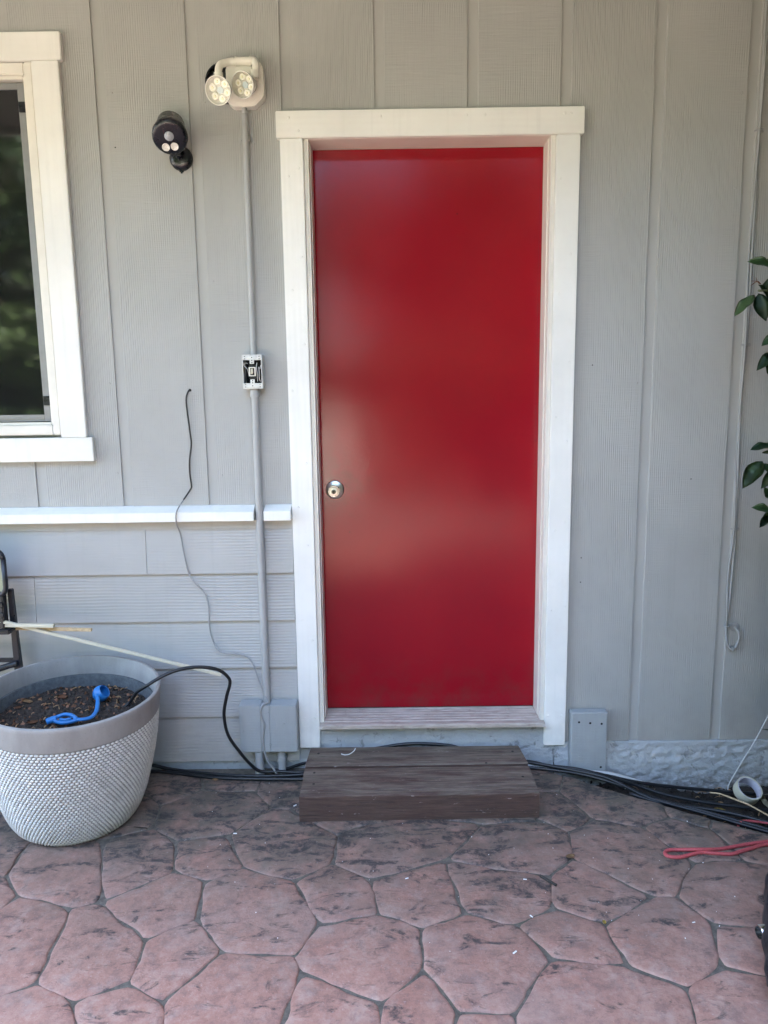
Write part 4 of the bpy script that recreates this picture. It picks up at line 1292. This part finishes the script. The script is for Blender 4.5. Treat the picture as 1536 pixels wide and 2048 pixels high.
# arc length table of the wall
tab = []
L = 0.0
P0 = prof[2:]
for (r0, z0), (r1, z1) in zip(P0, P0[1:]):
    for q in range(20):
        t = q / 20
        tab.append((L + t * math.hypot(r1 - r0, z1 - z0), r0 + (r1 - r0) * t, z0 + (z1 - z0) * t, r1 - r0, z1 - z0))
    L += math.hypot(r1 - r0, z1 - z0)
NB, pitch = 118, .0096
row = 0
s = L - .006
rr = random.Random(4)
while s > .004:
    ei = max(i for i in range(len(tab)) if tab[i][0] <= s)
    e, e2 = tab[ei], tab[min(ei + 1, len(tab) - 1)]
    tt = 0 if e2[0] <= e[0] else (s - e[0]) / (e2[0] - e[0])
    r, z, dr, dz = e[1] + (e2[1] - e[1]) * tt, e[2] + (e2[2] - e[2]) * tt, e[3], e[4]
    dl = math.hypot(dr, dz)
    tz = Vector((dr / dl, dz / dl))                     # along the wall, upward
    nz = Vector((dz / dl, -dr / dl))                    # outward
    hw, hh = r * math.pi / NB * .90, pitch * .445
    for k in range(NB):
        a = 2 * math.pi * (k + .5 * (row % 2)) / NB
        er = Vector((math.cos(a), math.sin(a), 0)); et = Vector((-math.sin(a), math.cos(a), 0)); ez = Vector((0, 0, 1))
        up = er * tz.x + ez * tz.y; out = er * nz.x + ez * nz.y
        c = er * r + ez * z
        hgt = .0040 * rr.uniform(.85, 1.1)
        rings = []
        for f, h in ((1.0, -.0006), (.80, .62), (.42, .94)):
            rings.append([bm.verts.new(c + et * (hw * f * math.cos(q * math.pi / 4)) + up * (hh * f * math.sin(q * math.pi / 4)) + out * (hgt * h if h > 0 else h)) for q in range(8)])
        for A_, C_ in zip(rings, rings[1:]):
            for q in range(8):
                bm.faces.new((A_[q], A_[(q + 1) % 8], C_[(q + 1) % 8], C_[q]))
        bm.faces.new(rings[-1])
    row += 1
    s -= pitch
b = B(); b.bm.free(); b.bm = bm
b.make('wall_dimples', 'pot_bump_resin', pot, local=True, smooth='all', kind='stuff')

# soil in it
PM = Matrix.LocRotScale(Vector(PL), Euler(PR), None)
bm = bmesh.new()
rr = random.Random(9)
rings = [[bm.verts.new((0, 0, .366))]]
def soil_h(x, y): return .362 + .010 * mnoise.noise(Vector((x * 9, y * 9, 2))) + .006 * mnoise.noise(Vector((x * 38, y * 38, 5))) - .012 * (math.hypot(x, y) / .24) ** 4
for i in range(1, 25):
    r = .2425 * i / 24
    rings.append([bm.verts.new((r * math.cos(2 * math.pi * k / 84), r * math.sin(2 * math.pi * k / 84), soil_h(r * math.cos(2 * math.pi * k / 84), r * math.sin(2 * math.pi * k / 84)) + rr.uniform(-.0016, .0016))) for k in range(84)])
for k in range(84):
    bm.faces.new((rings[0][0], rings[1][k], rings[1][(k + 1) % 84]))
for A_, C_ in zip(rings[1:], rings[2:]):
    for k in range(84):
        bm.faces.new((A_[k], C_[k], C_[(k + 1) % 84], A_[(k + 1) % 84]))
# crumbs and bits of bark
def crumb(bm, c, r, rr, flat=.6):
    q = Euler((rr.uniform(0, 6), rr.uniform(0, 6), rr.uniform(0, 6))).to_matrix()
    vs = [bm.verts.new(Vector(c) + q @ Vector((x * r * rr.uniform(.6, 1.3), y * r * rr.uniform(.6, 1.3), z * r * flat))) for x, y, z in ((1, 0, 0), (-1, 0, 0), (0, 1, 0), (0, -1, 0), (0, 0, 1), (0, 0, -1))]
    for f in ((0, 2, 4), (2, 1, 4), (1, 3, 4), (3, 0, 4), (2, 0, 5), (1, 2, 5), (3, 1, 5), (0, 3, 5)):
        bm.faces.new([vs[i] for i in f])
for i in range(1500):
    a, r = rr.uniform(0, 6.283), .236 * math.sqrt(rr.random())
    x, y = r * math.cos(a), r * math.sin(a)
    crumb(bm, (x, y, soil_h(x, y) + .001), rr.choice((.002, .003, .0045, .006)), rr)
b = B(); b.bm.free(); b.bm = bm
soil = b.make('potting_soil', 'pot_soil')
soil.matrix_world = PM
tag(soil, 'dark crumbly potting soil filling the round planter', 'soil', kind='stuff')

def dry_leaf(name, mat, loc, size, rot, label, group, curl=.35, seed=1):
    rr = random.Random(seed)
    bm = bmesh.new()
    n, w = 7, 5
    g = []
    for i in range(n):
        t = i / (n - 1)
        half = .44 * math.sin(math.pi * min(1, .06 + .9 * t)) ** .8
        g.append([bm.verts.new(((t - .5) * size, (j / (w - 1) - .5) * 2 * half * size * .62, size * (curl * (j / (w - 1) - .5) ** 2 + curl * .8 * (t - .5) ** 2 + rr.uniform(-.03, .03)))) for j in range(w)])
    for i in range(n - 1):
        for j in range(w - 1):
            bm.faces.new((g[i][j], g[i + 1][j], g[i + 1][j + 1], g[i][j + 1]))
    bmesh.ops.solidify(bm, geom=bm.faces[:], thickness=.0006)
    b = B(); b.bm.free(); b.bm = bm
    o = b.make(name, mat, smooth='all')
    o.location = loc; o.rotation_euler = rot
    return tag(o, label, 'dead leaf', group)
for i, (px, py, s_, m_, rz, rx, lb) in enumerate((
        (-.206, -.226, .034, 'dead_leaf_brown', .4, .5, 'brown curled leaf in the middle of the planter soil'),
        (-.215, -.185, .020, 'dead_leaf_tan', 2.0, .4, 'small pale leaf behind the brown curled leaf in the planter'),
        (-.313, -.252, .032, 'dead_leaf_tan', .2, .3, 'tan dry leaf toward the back left of the planter soil'),
        (-.318, -.305, .024, 'dead_leaf_brown', 1.1, .4, 'small brown leaf at the left of the planter soil'),
        (-.226, -.402, .036, 'dead_leaf_brown', .9, .2, 'broad brown leaf lying close inside the near planter rim'),
        (-.172, -.268, .026, 'dead_leaf_tan', 2.6, .6, 'crumpled pale leaf left of the blue ball thrower'),
        (-.150, -.385, .022, 'dead_leaf_tan', .1, .3, 'thin dry leaf beside the blue ball thrower handle'),
        (-.060, -.205, .020, 'dead_leaf_tan', 1.4, .3, 'tiny dry leaf right of the blue ball thrower cup'))):
    lx = PM.inverted() @ Vector((px, py, .37))
    z = (PM @ Vector((lx.x, lx.y, soil_h(lx.x, lx.y)))).z
    dry_leaf('dead_leaf', m_, (px, py, z + .006), s_, (rx, .15, rz), lb, 'dead leaves on the planter soil', seed=i)
b = B()
rr = random.Random(21)
for i in range(60):
    a, r = rr.uniform(0, 6.283), .225 * math.sqrt(rr.random())
    x, y = -.15 + r * math.cos(a), -.28 + r * math.sin(a)
    lx = PM.inverted() @ Vector((x, y, .37))
    z = (PM @ Vector((lx.x, lx.y, soil_h(lx.x, lx.y)))).z + .004
    an = rr.uniform(0, 6.28); l = rr.uniform(.008, .022)
    b.tube([(x, y, z), (x + l * math.cos(an) * .5, y + l * math.sin(an) * .5, z + rr.uniform(0, .006)), (x + l * math.cos(an), y + l * math.sin(an), z + rr.uniform(-.002, .003))], rr.uniform(.0007, .0022), 5, 2)
tag(b.make('dry_litter', 'dead_leaf_tan', smooth='all'), 'dry stalks and shreds scattered over the planter soil', 'litter', kind='stuff')

bm = bmesh.new()
rr = random.Random(23)
for i in range(210):
    a, r = rr.uniform(0, 6.283), .228 * math.sqrt(rr.random())
    x, y = r * math.cos(a), r * math.sin(a)
    p = PM @ Vector((x, y, soil_h(x, y) + .003))
    crumb(bm, p, rr.uniform(.003, .0095), rr, .18)
b = B(); b.bm.free(); b.bm = bm
tag(b.make('bark_chips', 'dead_leaf_brown'), 'brown bark chips mixed into the planter soil', 'bark chips', kind='stuff')

# blue ball thrower on the soil
bt = thing('ball_thrower', 'blue plastic dog ball thrower lying on the planter soil', 'ball thrower', (-.08, -.33, .37))
cm = face_mx((-.066, -.243, .3990), (.75, -.10, .52))
prof2 = []
R0, R1 = .0275, .0248
a_open = rad(52)
for i in range(15):
    a = math.pi - (math.pi - a_open) * i / 14
    prof2.append((R0 * math.sin(a), R0 * math.cos(a)))
for i in range(15):
    a = a_open + (math.pi - a_open) * i / 14
    prof2.append((R1 * math.sin(a), R1 * math.cos(a)))
prof2[0] = (0, -R0); prof2[-1] = (0, -R1)
B().lathe(prof2, cm, 32).make('ball_cup', 'blue_plastic', bt, smooth=True)
B().tube([(-.072, -.262, .404), (-.060, -.287, .398), (-.050, -.318, .388), (-.0425, -.352, .381), (-.046, -.385, .378), (-.066, -.404, .380), (-.090, -.412, .384)], lambda t: .0062 + .0022 * t, 12, 5, .62).make('shaft', 'blue_plastic', bt, smooth='all')
b = B()
b.tube([(-.080, -.409, .383), (-.100, -.399, .392), (-.125, -.398, .394), (-.147, -.412, .390)], .0062, 10, 5)
b.tube([(-.080, -.412, .381), (-.102, -.424, .380), (-.125, -.428, .381), (-.147, -.424, .386)], .0062, 10, 5)
b.tube([(-.098, -.407, .385), (-.115, -.415, .384), (-.132, -.414, .386)], .0048, 8, 4)
b.tube([(-.143, -.416, .388), (-.152, -.422, .388), (-.166, -.432, .386)], lambda t: .0115 - .002 * t, 14, 4)
b.make('handle', 'blue_plastic', bt, smooth='all')

# cable out of the soil and over the rim
cable('planter_cable', [(.000, -.285, .352), (.034, -.258, .372), (.070, -.292, .420), (.118, -.318, .456), (.152, -.303, .474), (.185, -.290, .487), (.229, -.270, .494), (.282, -.250, .490), (.330, -.230, .472), (.3565, -.213, .440), (.3615, -.208, .414), (.343, -.190, .357), (.327, -.170, .284), (.333, -.150, .201), (.367, -.125, .122), (.400, -.100, .060), (.430, -.082, .026), (.497, -.070, .018), (.572, -.074, .016), (.64, -.05, .014)],
      .0058, 'black_rubber', 'black cable arching out of the planter soil and down to the stones', 'cable', k=7)

# three strips of trim lying across chair and planter
def strip(pts, w, h, mat, label, name='trim_strip'):
    b = B()
    p0, p1 = Vector(pts[0]), Vector(pts[1])
    d = (p1 - p0); L_ = d.length; d.normalize()
    up = Vector((0, 0, 1)); s_ = d.cross(up).normalized(); u_ = s_.cross(d)
    m = Matrix((( d.x, s_.x, u_.x), (d.y, s_.y, u_.y), (d.z, s_.z, u_.z))).to_4x4(); m.translation = p0
    prof = [(-w / 2, -h / 2), (w / 2, -h / 2), (w / 2, -h * .1), (w * .38, 0), (w * .38, h * .32), (w * .25, h / 2), (-w / 2, h / 2)]
    t = B().prism([(a, c) for a, c in prof], 'x', 0, L_, .0006)
    t.bm.transform(m)
    o = t.make(name, mat)
    return tag(o, label, 'trim strip', 'loose trim strips on the planter')
strip([(-.62, -.196, .6990), (.300, -.068, .3920)], .0125, .0095, 'stick_cream', 'long cream trim strip sloping down across the back of the planter rim')
strip([(-.75, -.165, .6260), (-.243, -.162, .6120)], .014, .0110, 'stick_cream', 'short cream trim strip, uppermost of the loose strips beside the chair')
strip([(-.75, -.140, .6110), (-.125, -.138, .5880)], .014, .0100, 'stick_raw', 'broken strip of raw wood between the two cream strips')

# ---------------------------------------------------------------- patio chair at the left edge
ch = thing('patio_chair', 'black folding patio chair with olive sling at the left edge behind the planter', 'chair', (-.65, -.15, 0))
def rrect(x0, x1, z0, z1, r, y):
    pts = []
    for cx_, cz_, a0 in ((x1 - r, z1 - r, 0), (x0 + r, z1 - r, 90), (x0 + r, z0 + r, 180), (x1 - r, z0 + r, 270)):
        for k in range(6):
            a = rad(a0 + 18 * k)
            pts.append((cx_ + r * math.cos(a), y, cz_ + r * math.sin(a)))
    pts.append(pts[0])
    return pts
CX = -.3975
B().tube(rrect(-.880, CX, .718, .879, .034, -.160), .0088, 12, 1).make('back_frame', 'chair_black', ch, smooth='all')
B().prism([(-.876, .724), (CX - .006, .724), (CX - .006, .873), (-.876, .873)], 'y', -.162, -.158).make('back_sling', 'chair_sling', ch)
for x in (CX, -.880):
    s_ = 1 if x > -.6 else -1
    b = B()
    b.prism([(x - .010, .735), (x + .006, .735), (x + .012, .47), (x + .020, .02), (x - .004, .02), (x - .012, .47)], 'y', -.135, -.118, .002)
    b.make('leg', 'chair_black', ch)
    b = B()
    b.prism([(-.098, .60), (-.080, .60), (-.040, .02), (-.062, .02)], 'x', x - .030, x - .012, .002)
    b.make('leg', 'chair_black', ch)
    b = B()
    b.prism([(-.176, .600), (-.174, .640), (-.166, .735), (-.140, .735), (-.140, .600)], 'x', x - .028, x - .0105, .003)
    for z in (.690, .655):
        b.lathe([(.010, 0), (.009, .004), (0, .005)], face_mx((x - .019, -.172, z), (0, -1, .1)), 14)
    b.make('hinge_bracket', 'chair_black', ch, smooth=True)
B().box(-.87, CX - .01, -.130, -.110, .470, .482, .002).make('cross_bar', 'chair_black', ch)
B().box(-.90, CX + .012, -.190, -.100, .5900, .6050, .004).make('armrest', 'chair_black', ch)
b = B()
b.tube([(CX + .004, -.138, .470), (CX - .02, -.142, .464), (CX - .07, -.145, .450), (CX - .14, -.145, .434)], .011, 12, 4)
b.make('foot_bar', 'chair_black', ch, smooth='all')

# ---------------------------------------------------------------- shrub at the right edge
sh = thing('shrub', 'broad leaved green shrub reaching in at the right edge', 'shrub', (2.45, -.42, -.08))
def leaf_mesh(name, mat, n=8, fold=.20, droop=.16, width=.46):
    bm = bmesh.new()
    g = []
    for i in range(n + 1):
        t = i / n
        half = width * .5 * (math.sin(math.pi * t ** .85)) ** .9 if 0 < t < 1 else 0.004
        z = -droop * t * t
        g.append([bm.verts.new((s_ * half, t, z + fold * abs(s_) * half + .02 * math.sin(t * 15 + s_))) for s_ in (-1, -.5, 0, .5, 1)])
    for i in range(n):
        for j in range(4):
            bm.faces.new((g[i][j], g[i][j + 1], g[i + 1][j + 1], g[i + 1][j]))
    bmesh.ops.solidify(bm, geom=bm.faces[:], thickness=.004)
    me = bpy.data.meshes.new(name)
    bm.to_mesh(me); bm.free()
    me.materials.append(M[mat])
    me.polygons.foreach_set('use_smooth', [True] * len(me.polygons))
    return me
LM = [leaf_mesh('leaf', 'shrub_leaf'), leaf_mesh('leaf', 'shrub_leaf', fold=.35, droop=.28, width=.52)]
def leaf_at(base, tip, normal, me):
    base, tip = Vector(base), Vector(tip)
    y = tip - base; L_ = y.length; y.normalize()
    z = Vector(normal); z = (z - y * z.dot(y)).normalized(); x = y.cross(z)
    m = Matrix(((x.x * L_, y.x * L_, z.x * L_), (x.y * L_, y.y * L_, z.y * L_), (x.z * L_, y.z * L_, z.z * L_))).to_4x4()
    m.translation = base
    o = link('leaf', me, None, sh, local=True)
    o.matrix_parent_inverse = Matrix.Translation((-2.45, .42, .08))
    o.matrix_basis = m
    return o
for bs, tipp, nm, k in (
        ((2.020, -.300, 1.660), (1.951, -.320, 1.606), (-.35, -.5, .8), 0),
        ((2.075, -.290, 1.738), (1.997, -.330, 1.768), (-.1, -.75, .65), 1),
        ((2.115, -.270, 1.770), (2.040, -.300, 1.755), (.1, -.5, .85), 0),
        ((2.032, -.300, 1.664), (2.040, -.330, 1.586), (-.55, -.8, .1), 1),
        ((2.048, -.310, 1.655), (2.085, -.320, 1.590), (.2, -.9, .3), 0),
        ((2.030, -.295, 1.690), (2.080, -.300, 1.640), (.2, -.6, .7), 1),
        ((2.050, -.280, 1.675), (2.085, -.310, 1.720), (-.3, -.7, .5), 0),
        ((2.108, -.290, 1.545), (2.042, -.320, 1.517), (-.3, -.6, .7), 0),
        ((2.108, -.290, 1.490), (2.036, -.310, 1.452), (-.3, -.6, .7), 1),
        ((2.100, -.290, 1.500), (2.070, -.310, 1.430), (-.3, -.8, .3), 0),
        ((2.110, -.290, 1.208), (2.030, -.320, 1.205), (0, -.45, .9), 0),
        ((2.082, -.290, 1.156), (2.011, -.320, 1.090), (-.5, -.75, .4), 1),
        ((2.080, -.290, 1.150), (2.120, -.320, 1.110), (.1, -.8, .5), 0),
        ((2.115, -.290, 1.000), (2.058, -.315, 1.022), (-.2, -.7, .6), 1),
        ((2.115, -.290, .985), (2.075, -.315, .955), (-.3, -.7, .4), 0),
        ((2.110, -.290, 1.040), (2.085, -.315, 1.075), (-.3, -.7, .4), 0),
        ((2.120, -.285, 1.690), (2.060, -.300, 1.700), (-.2, -.5, .85), 1),
        ((2.110, -.280, 1.640), (2.070, -.300, 1.600), (.1, -.8, .6), 0),
        ((2.125, -.285, 1.130), (2.085, -.300, 1.075), (.2, -.7, .6), 1),
        ((2.120, -.285, 1.000), (2.090, -.300, .960), (.1, -.9, .3), 0),
        ((2.125, -.285, 1.180), (2.075, -.300, 1.190), (-.1, -.4, .9), 0)):
    leaf_at(bs, tipp, nm, LM[k])
b = B()
for pts, r in (([(2.45, -.42, -.10), (2.42, -.40, .40), (2.36, -.36, .85), (2.25, -.32, 1.15), (2.11, -.29, 1.16)], .009), ([(2.45, -.42, -.10), (2.47, -.44, .8), (2.38, -.38, 1.35), (2.24, -.31, 1.60), (2.12, -.29, 1.67), (2.03, -.30, 1.672)], .010),
               ([(2.38, -.38, 1.35), (2.24, -.33, 1.46), (2.11, -.29, 1.515)], .005), ([(2.36, -.36, .85), (2.24, -.32, .96), (2.11, -.29, 1.0)], .005), ([(2.24, -.31, 1.60), (2.18, -.29, 1.74), (2.08, -.28, 1.755)], .004),
               ([(2.47, -.44, .8), (2.58, -.55, 1.5), (2.62, -.6, 2.3)], .012), ([(2.45, -.42, -.10), (2.62, -.62, .7), (2.75, -.9, 1.6)], .012)):
    b.tube(pts, (lambda r_: (lambda t: r_ * (1 - .65 * t)))(r), 8, 5)
b.make('stem', 'stem_green', sh, smooth='all')
b = B()
for e in ((2.000, -.32, 1.688), (1.996, -.32, 1.698), (2.006, -.33, 1.706), (1.992, -.33, 1.683)):
    b.tube([(2.035, -.30, 1.692), (2.018, -.315, 1.697), e], lambda t: .0016 * (1 - .6 * t), 6, 4)
b.make('dry_sepals', 'dead_leaf_brown', sh, smooth='all')
# the rest of the bush, unseen, enlarged and thickened to shade the right wall
def leaf_cloud(name, mat, pts, parent, loc, seed, smin, smax, kind=None):
    rr = random.Random(seed)
    bm = bmesh.new()
    for p in pts:
        l = rr.uniform(smin, smax)
        q = Euler((rr.uniform(-.9, .9), rr.uniform(-.9, .9), rr.uniform(0, 6.283))).to_matrix()
        w = l * .27
        vs = [bm.verts.new(Vector(p) + q @ Vector(v)) for v in ((0, -l / 2, 0), (w * .85, -l * .22, l * .03), (w * .92, l * .08, l * .04), (w * .45, l * .34, -l * .01), (0, l / 2, -l * .08),
                                                                 (-w * .45, l * .34, -l * .01), (-w * .92, l * .08, l * .04), (-w * .85, -l * .22, l * .03), (0, 0, -l * .01))]
        for i in range(8):
            f = bm.faces.new((vs[i], vs[(i + 1) % 8], vs[8])); f.smooth = True
    b = B(); b.bm.free(); b.bm = bm
    return b.make(name, mat, parent, kind=kind)
rr = random.Random(31)
pts = []
while len(pts) < 16000:
    p = Vector((rr.uniform(1.9, 4.0), rr.uniform(-2.7, -.06), rr.uniform(.2, 3.3)))
    if p.x < .9075 + .525 * (p.y + 2.605) + .10 + .30 * abs(mnoise.noise(p * 3.1)): continue
    if p.y < -1.2 and p.x < 1.9 + .25 * (-1.2 - p.y): continue
    if mnoise.noise(p * 2.2) < -.32: continue
    pts.append(p)
leaf_cloud('foliage', 'shrub_leaf', pts, sh, None, 5, .08, .14, 'stuff')

# ---------------------------------------------------------------- litter
def bits(name, mat, label, cat, spots, size, group=None, seed=1):
    rr = random.Random(seed)
    for i, (x, y, z) in enumerate(spots):
        b = B()
        crumb(b.bm, (x, y, z + size * .3), size, rr, .35)
        o = b.make(name, mat)
        tag(o, label[i] if isinstance(label, list) else label, cat, group)
dry_leaf('dead_leaf', 'dead_leaf_tan', (1.439, -.578, .006), .030, (.2, .1, .4), 'tan leaf scrap on a joint right of the step', 'leaf scraps on the stones', seed=30)
dry_leaf('dead_leaf', 'leaf_yellow', (1.459, -.858, .006), .020, (.1, .2, 1.2), 'small yellow leaf scrap where three stones meet', 'leaf scraps on the stones', seed=31)
dry_leaf('dead_leaf', 'dead_leaf_tan', (.268, -.108, .008), .022, (.2, .1, .3), 'pale dry leaf beside the black cables left of the step', 'leaf scraps on the stones', seed=32)
for i, (x, y, s_, m_) in enumerate(((2.050, -.215, .040, 'leaf_yellow'), (2.115, -.250, .030, 'dead_leaf_brown'), (2.150, -.290, .034, 'dead_leaf_tan'), (1.98, -.255, .026, 'dead_leaf_tan'), (2.185, -.330, .030, 'dead_leaf_brown'), (2.075, -.165, .022, 'dead_leaf_tan'))):
    dry_leaf('dead_leaf', m_, (x, y, -.070), s_, (.25, .2, i * 1.3), ['yellow leaf on the soil left of the tape roll', 'brown leaf on the soil below the tape roll', 'tan leaf in front of the tape roll at the red cord', 'tan leaf against the slab edge cables', 'brown leaf on the soil by the short red cord', 'small tan leaf behind the yellow leaf on the soil'][i], 'dead leaves on the soil strip', seed=40 + i)
fl_ = [(1.209, -.954, .001, .0065), (1.286, -.674, .001, .005), (.948, -.664, .001, .005), (1.275, -.826, .001, .005), (1.694, -.855, .001, .0045), (.578, -.273, .001, .006), (.406, -.433, .001, .006)]
rr = random.Random(8)
for i, (x, y, z, s_) in enumerate(fl_):
    b = B()
    a = rr.uniform(0, 3.1)
    b.box(-s_, s_, -s_ * .3, s_ * .3, 0, .0022, .0006, 1)
    b.bm.transform(Matrix.Translation((x, y, z)) @ Matrix.Rotation(a, 4, 'Z'))
    tag(b.make('paint_chip', 'white_fleck'), ['white chip in the middle of the large near stone', 'white chip near the dark twig', 'white chip on the stone in front of the step', 'white chip standing on a joint below the twig', 'pale pebble like chip on the large right stone', 'white chip at the left foot of the step', 'white chip on a joint right of the planter'][i], 'paint chip', 'white chips on the stones')
b = B()
rr = random.Random(77)
for i in range(70):
    x, y = rr.uniform(.25, 2.0), rr.uniform(-.95, -.12)
    if .59 < x < 1.40 and y > -.38: continue
    crumb(b.bm, (x, y, .0026), rr.uniform(.0008, .0021), rr, .6)
tag(b.make('paint_flecks', 'white_fleck'), 'tiny pale paint flecks scattered over the flagstones', 'flecks', kind='stuff')
cable('twig', [(1.331, -.664, .006), (1.350, -.684, .005), (1.369, -.704, .004)], .0038, 'twig_dark', 'short dark twig lying on the stones right of the step', 'twig')
cable('white_thread', [(.726, -.085, .0915), (.740, -.092, .0912), (.757, -.086, .0914), (.772, -.066, .0935), (.776, -.054, .0970)], .0016, 'white_fleck', 'white curl of thread on the left end of the step', 'thread')
bm = bmesh.new()
rr = random.Random(55)
for i in range(2600):
    x, y = rr.uniform(1.5, 2.5), rr.uniform(-.62, -.02)
    e = -.02 - (x - 1.426) * .655
    if y < e + .02: continue
    crumb(bm, (x, y, -.047 - .05 * min(1, max(0, (x - 1.4) / .6)) + .004), rr.choice((.003, .004, .006, .009)), rr)
b = B(); b.bm.free(); b.bm = bm
tag(b.make('soil_crumbs', 'bed_soil'), 'dark soil crumbs and mulch between slab and foundation', 'soil', kind='stuff')
b = B()
rr = random.Random(56)
for i in range(70):
    x, y = rr.uniform(1.72, 2.4), rr.uniform(-.5, -.03)
    if y < -.02 - (x - 1.426) * .655 + .03: continue
    z = -.047 - .05 * min(1, max(0, (x - 1.4) / .6)) + .012
    an, l = rr.uniform(0, 6.28), rr.uniform(.01, .04)
    b.tube([(x, y, z), (x + l * .5 * math.cos(an), y + l * .5 * math.sin(an), z + .004), (x + l * math.cos(an), y + l * math.sin(an), z - .002)], rr.uniform(.0006, .0016), 5, 2)
tag(b.make('soil_litter', 'dead_leaf_tan', smooth='all'), 'dry stalks scattered over the soil strip', 'litter', kind='stuff')

# ================================================================== THE YARD BEHIND THE CAMERA (for the window and gloss reflections, partly made up)
def crown_mesh(seed, mat, n, size):
    rr = random.Random(seed)
    bm = bmesh.new()
    cl = [(Vector((rr.uniform(-1, 1), rr.uniform(-1, 1), rr.uniform(-.75, .9))), rr.uniform(.30, .52)) for _ in range(17)]
    for i in range(n):
        c, r = rr.choice(cl)
        v = Vector((rr.gauss(0, 1), rr.gauss(0, 1), rr.gauss(0, 1))).normalized() * r * rr.uniform(.55, 1.05)
        p = c * .72 + v
        q = Euler((rr.uniform(-1.2, 1.2), rr.uniform(-1.2, 1.2), rr.uniform(0, 6.3))).to_matrix()
        l = size * rr.uniform(.6, 1.3)
        vs = [bm.verts.new(p + q @ Vector(w)) for w in ((0, -l, 0), (l * .5, 0, .1 * l), (0, l, 0), (-l * .5, 0, .1 * l))]
        bm.faces.new(vs)
    me = bpy.data.meshes.new('crown')
    bm.to_mesh(me); bm.free()
    me.materials.append(M[mat])
    return me
CM = [crown_mesh(1, 'tree_leaf', 5200, .070), crown_mesh(2, 'tree_leaf_dark', 5200, .070), crown_mesh(3, 'tree_leaf', 5200, .062)]
tree_spots = [(-11.5, -11.0, 8.2, 3.4, 0), (-6.8, -10.0, 7.8, 3.0, 1), (-2.9, -13.5, 7.4, 3.0, 2), (1.0, -15.0, 7.0, 3.2, 1), (4.6, -14.0, 7.4, 3.2, 0), (8.6, -10.5, 8.0, 3.3, 1), (-9.0, -16.0, 9.4, 3.8, 1), (10.5, -6.0, 8.4, 3.2, 0), (5.4, -6.4, 6.6, 2.5, 2)]  # last tree added, middle ones heightened, to cut sky light and door sheen
for i, (x, y, h, r, k) in enumerate(tree_spots):
    t = thing('tree', 'leafy green tree in the yard behind the camera, out of direct view', 'tree', (x, y, -.13), 'trees across the yard')
    b = B()
    b.tube([(x, y, -.15), (x + .1, y, h * .3), (x - .05, y + .1, h * .75)], lambda q: .20 * (1 - .7 * q), 9, 4)
    for a in (0, 2.1, 4.2):
        b.tube([(x + .05, y, h * .32), (x + r * .3 * math.cos(a), y + r * .3 * math.sin(a), h * .5), (x + r * .6 * math.cos(a), y + r * .6 * math.sin(a), h * .68)], lambda q: .09 * (1 - .75 * q), 7, 3)
    b.make('trunk', 'bark', t, smooth='all')
    o = link('crown', CM[k], None, t, local=True)
    o.location = (0, 0, h * .60 + .13)
    o.scale = (r, r, h * .46)
    o.rotation_euler = (0, 0, i * 1.7)
    # low growth below the crown
    o2 = link('low_branches', CM[(k + 1) % 3], None, t, local=True)
    o2.location = (0, 0, h * .18 + .13); o2.scale = (r * 1.05, r * .9, h * .20); o2.rotation_euler = (0, 0, i * 2.3)

# made-up pale cabinet, unseen, added to put a bright patch in the door's gloss
pts = []
while len(pts) < 6000:
    p = Vector((rr.uniform(2.12, 3.1), rr.uniform(-1.0, -.07), rr.uniform(.15, 2.9)))
    if p.x < .9075 + .525 * (p.y + 2.605) + .07: continue
    pts.append(p)
leaf_cloud('shade_foliage', 'shrub_leaf', pts, sh, None, 6, .07, .12, 'stuff')  # extra unseen shrub leaves, added to darken the right side of the wall
sc_ = thing('gloss_cabinet', 'made-up white cabinet, unseen, added for the bright patch in the door gloss', 'cabinet', (.2, -7.2, -.13))
B().box(-.14, .42, -7.55, -6.95, -.06, 1.14, .008).make('body', 'white_plastic', sc_)
B().box(-.17, .45, -7.59, -6.90, 1.1405, 1.18, .01).make('lid', 'white_plastic', sc_)
for x0, x1 in ((-.13, .135), (.145, .41)):
    d_ = B().box(x0, x1, -6.949, -6.925, -.03, 1.11, .006).make('door', 'white_plastic', sc_)
    B().box((x0 if x0 > .1 else x1 - .05) + .01, (x0 if x0 > .1 else x1 - .05) + .035, -6.924, -6.90, .50, .64, .004).make('handle', 'black_plastic', d_)
for x in (-.12, .35):
    B().box(x, x + .05, -7.5, -7.0, -.13, -.0605).make('foot', 'black_plastic', sc_)

# made-up low hedge, unseen, added to hide bright gravel from the door's gloss
pts = []
while len(pts) < 9000:
    p = Vector((rr.uniform(-9, 9.5), rr.uniform(-8.9, -8.1), rr.uniform(-.13, 1.42)))
    if p.z > 1.25 + .16 * mnoise.noise(Vector((p.x * 1.3, p.y, 3))): continue
    pts.append(p)
hd = leaf_cloud('hedge', 'tree_leaf_dark', pts, None, None, 12, .14, .24)
tag(hd, 'made-up long low green hedge, unseen, added to dim the door gloss', 'hedge')
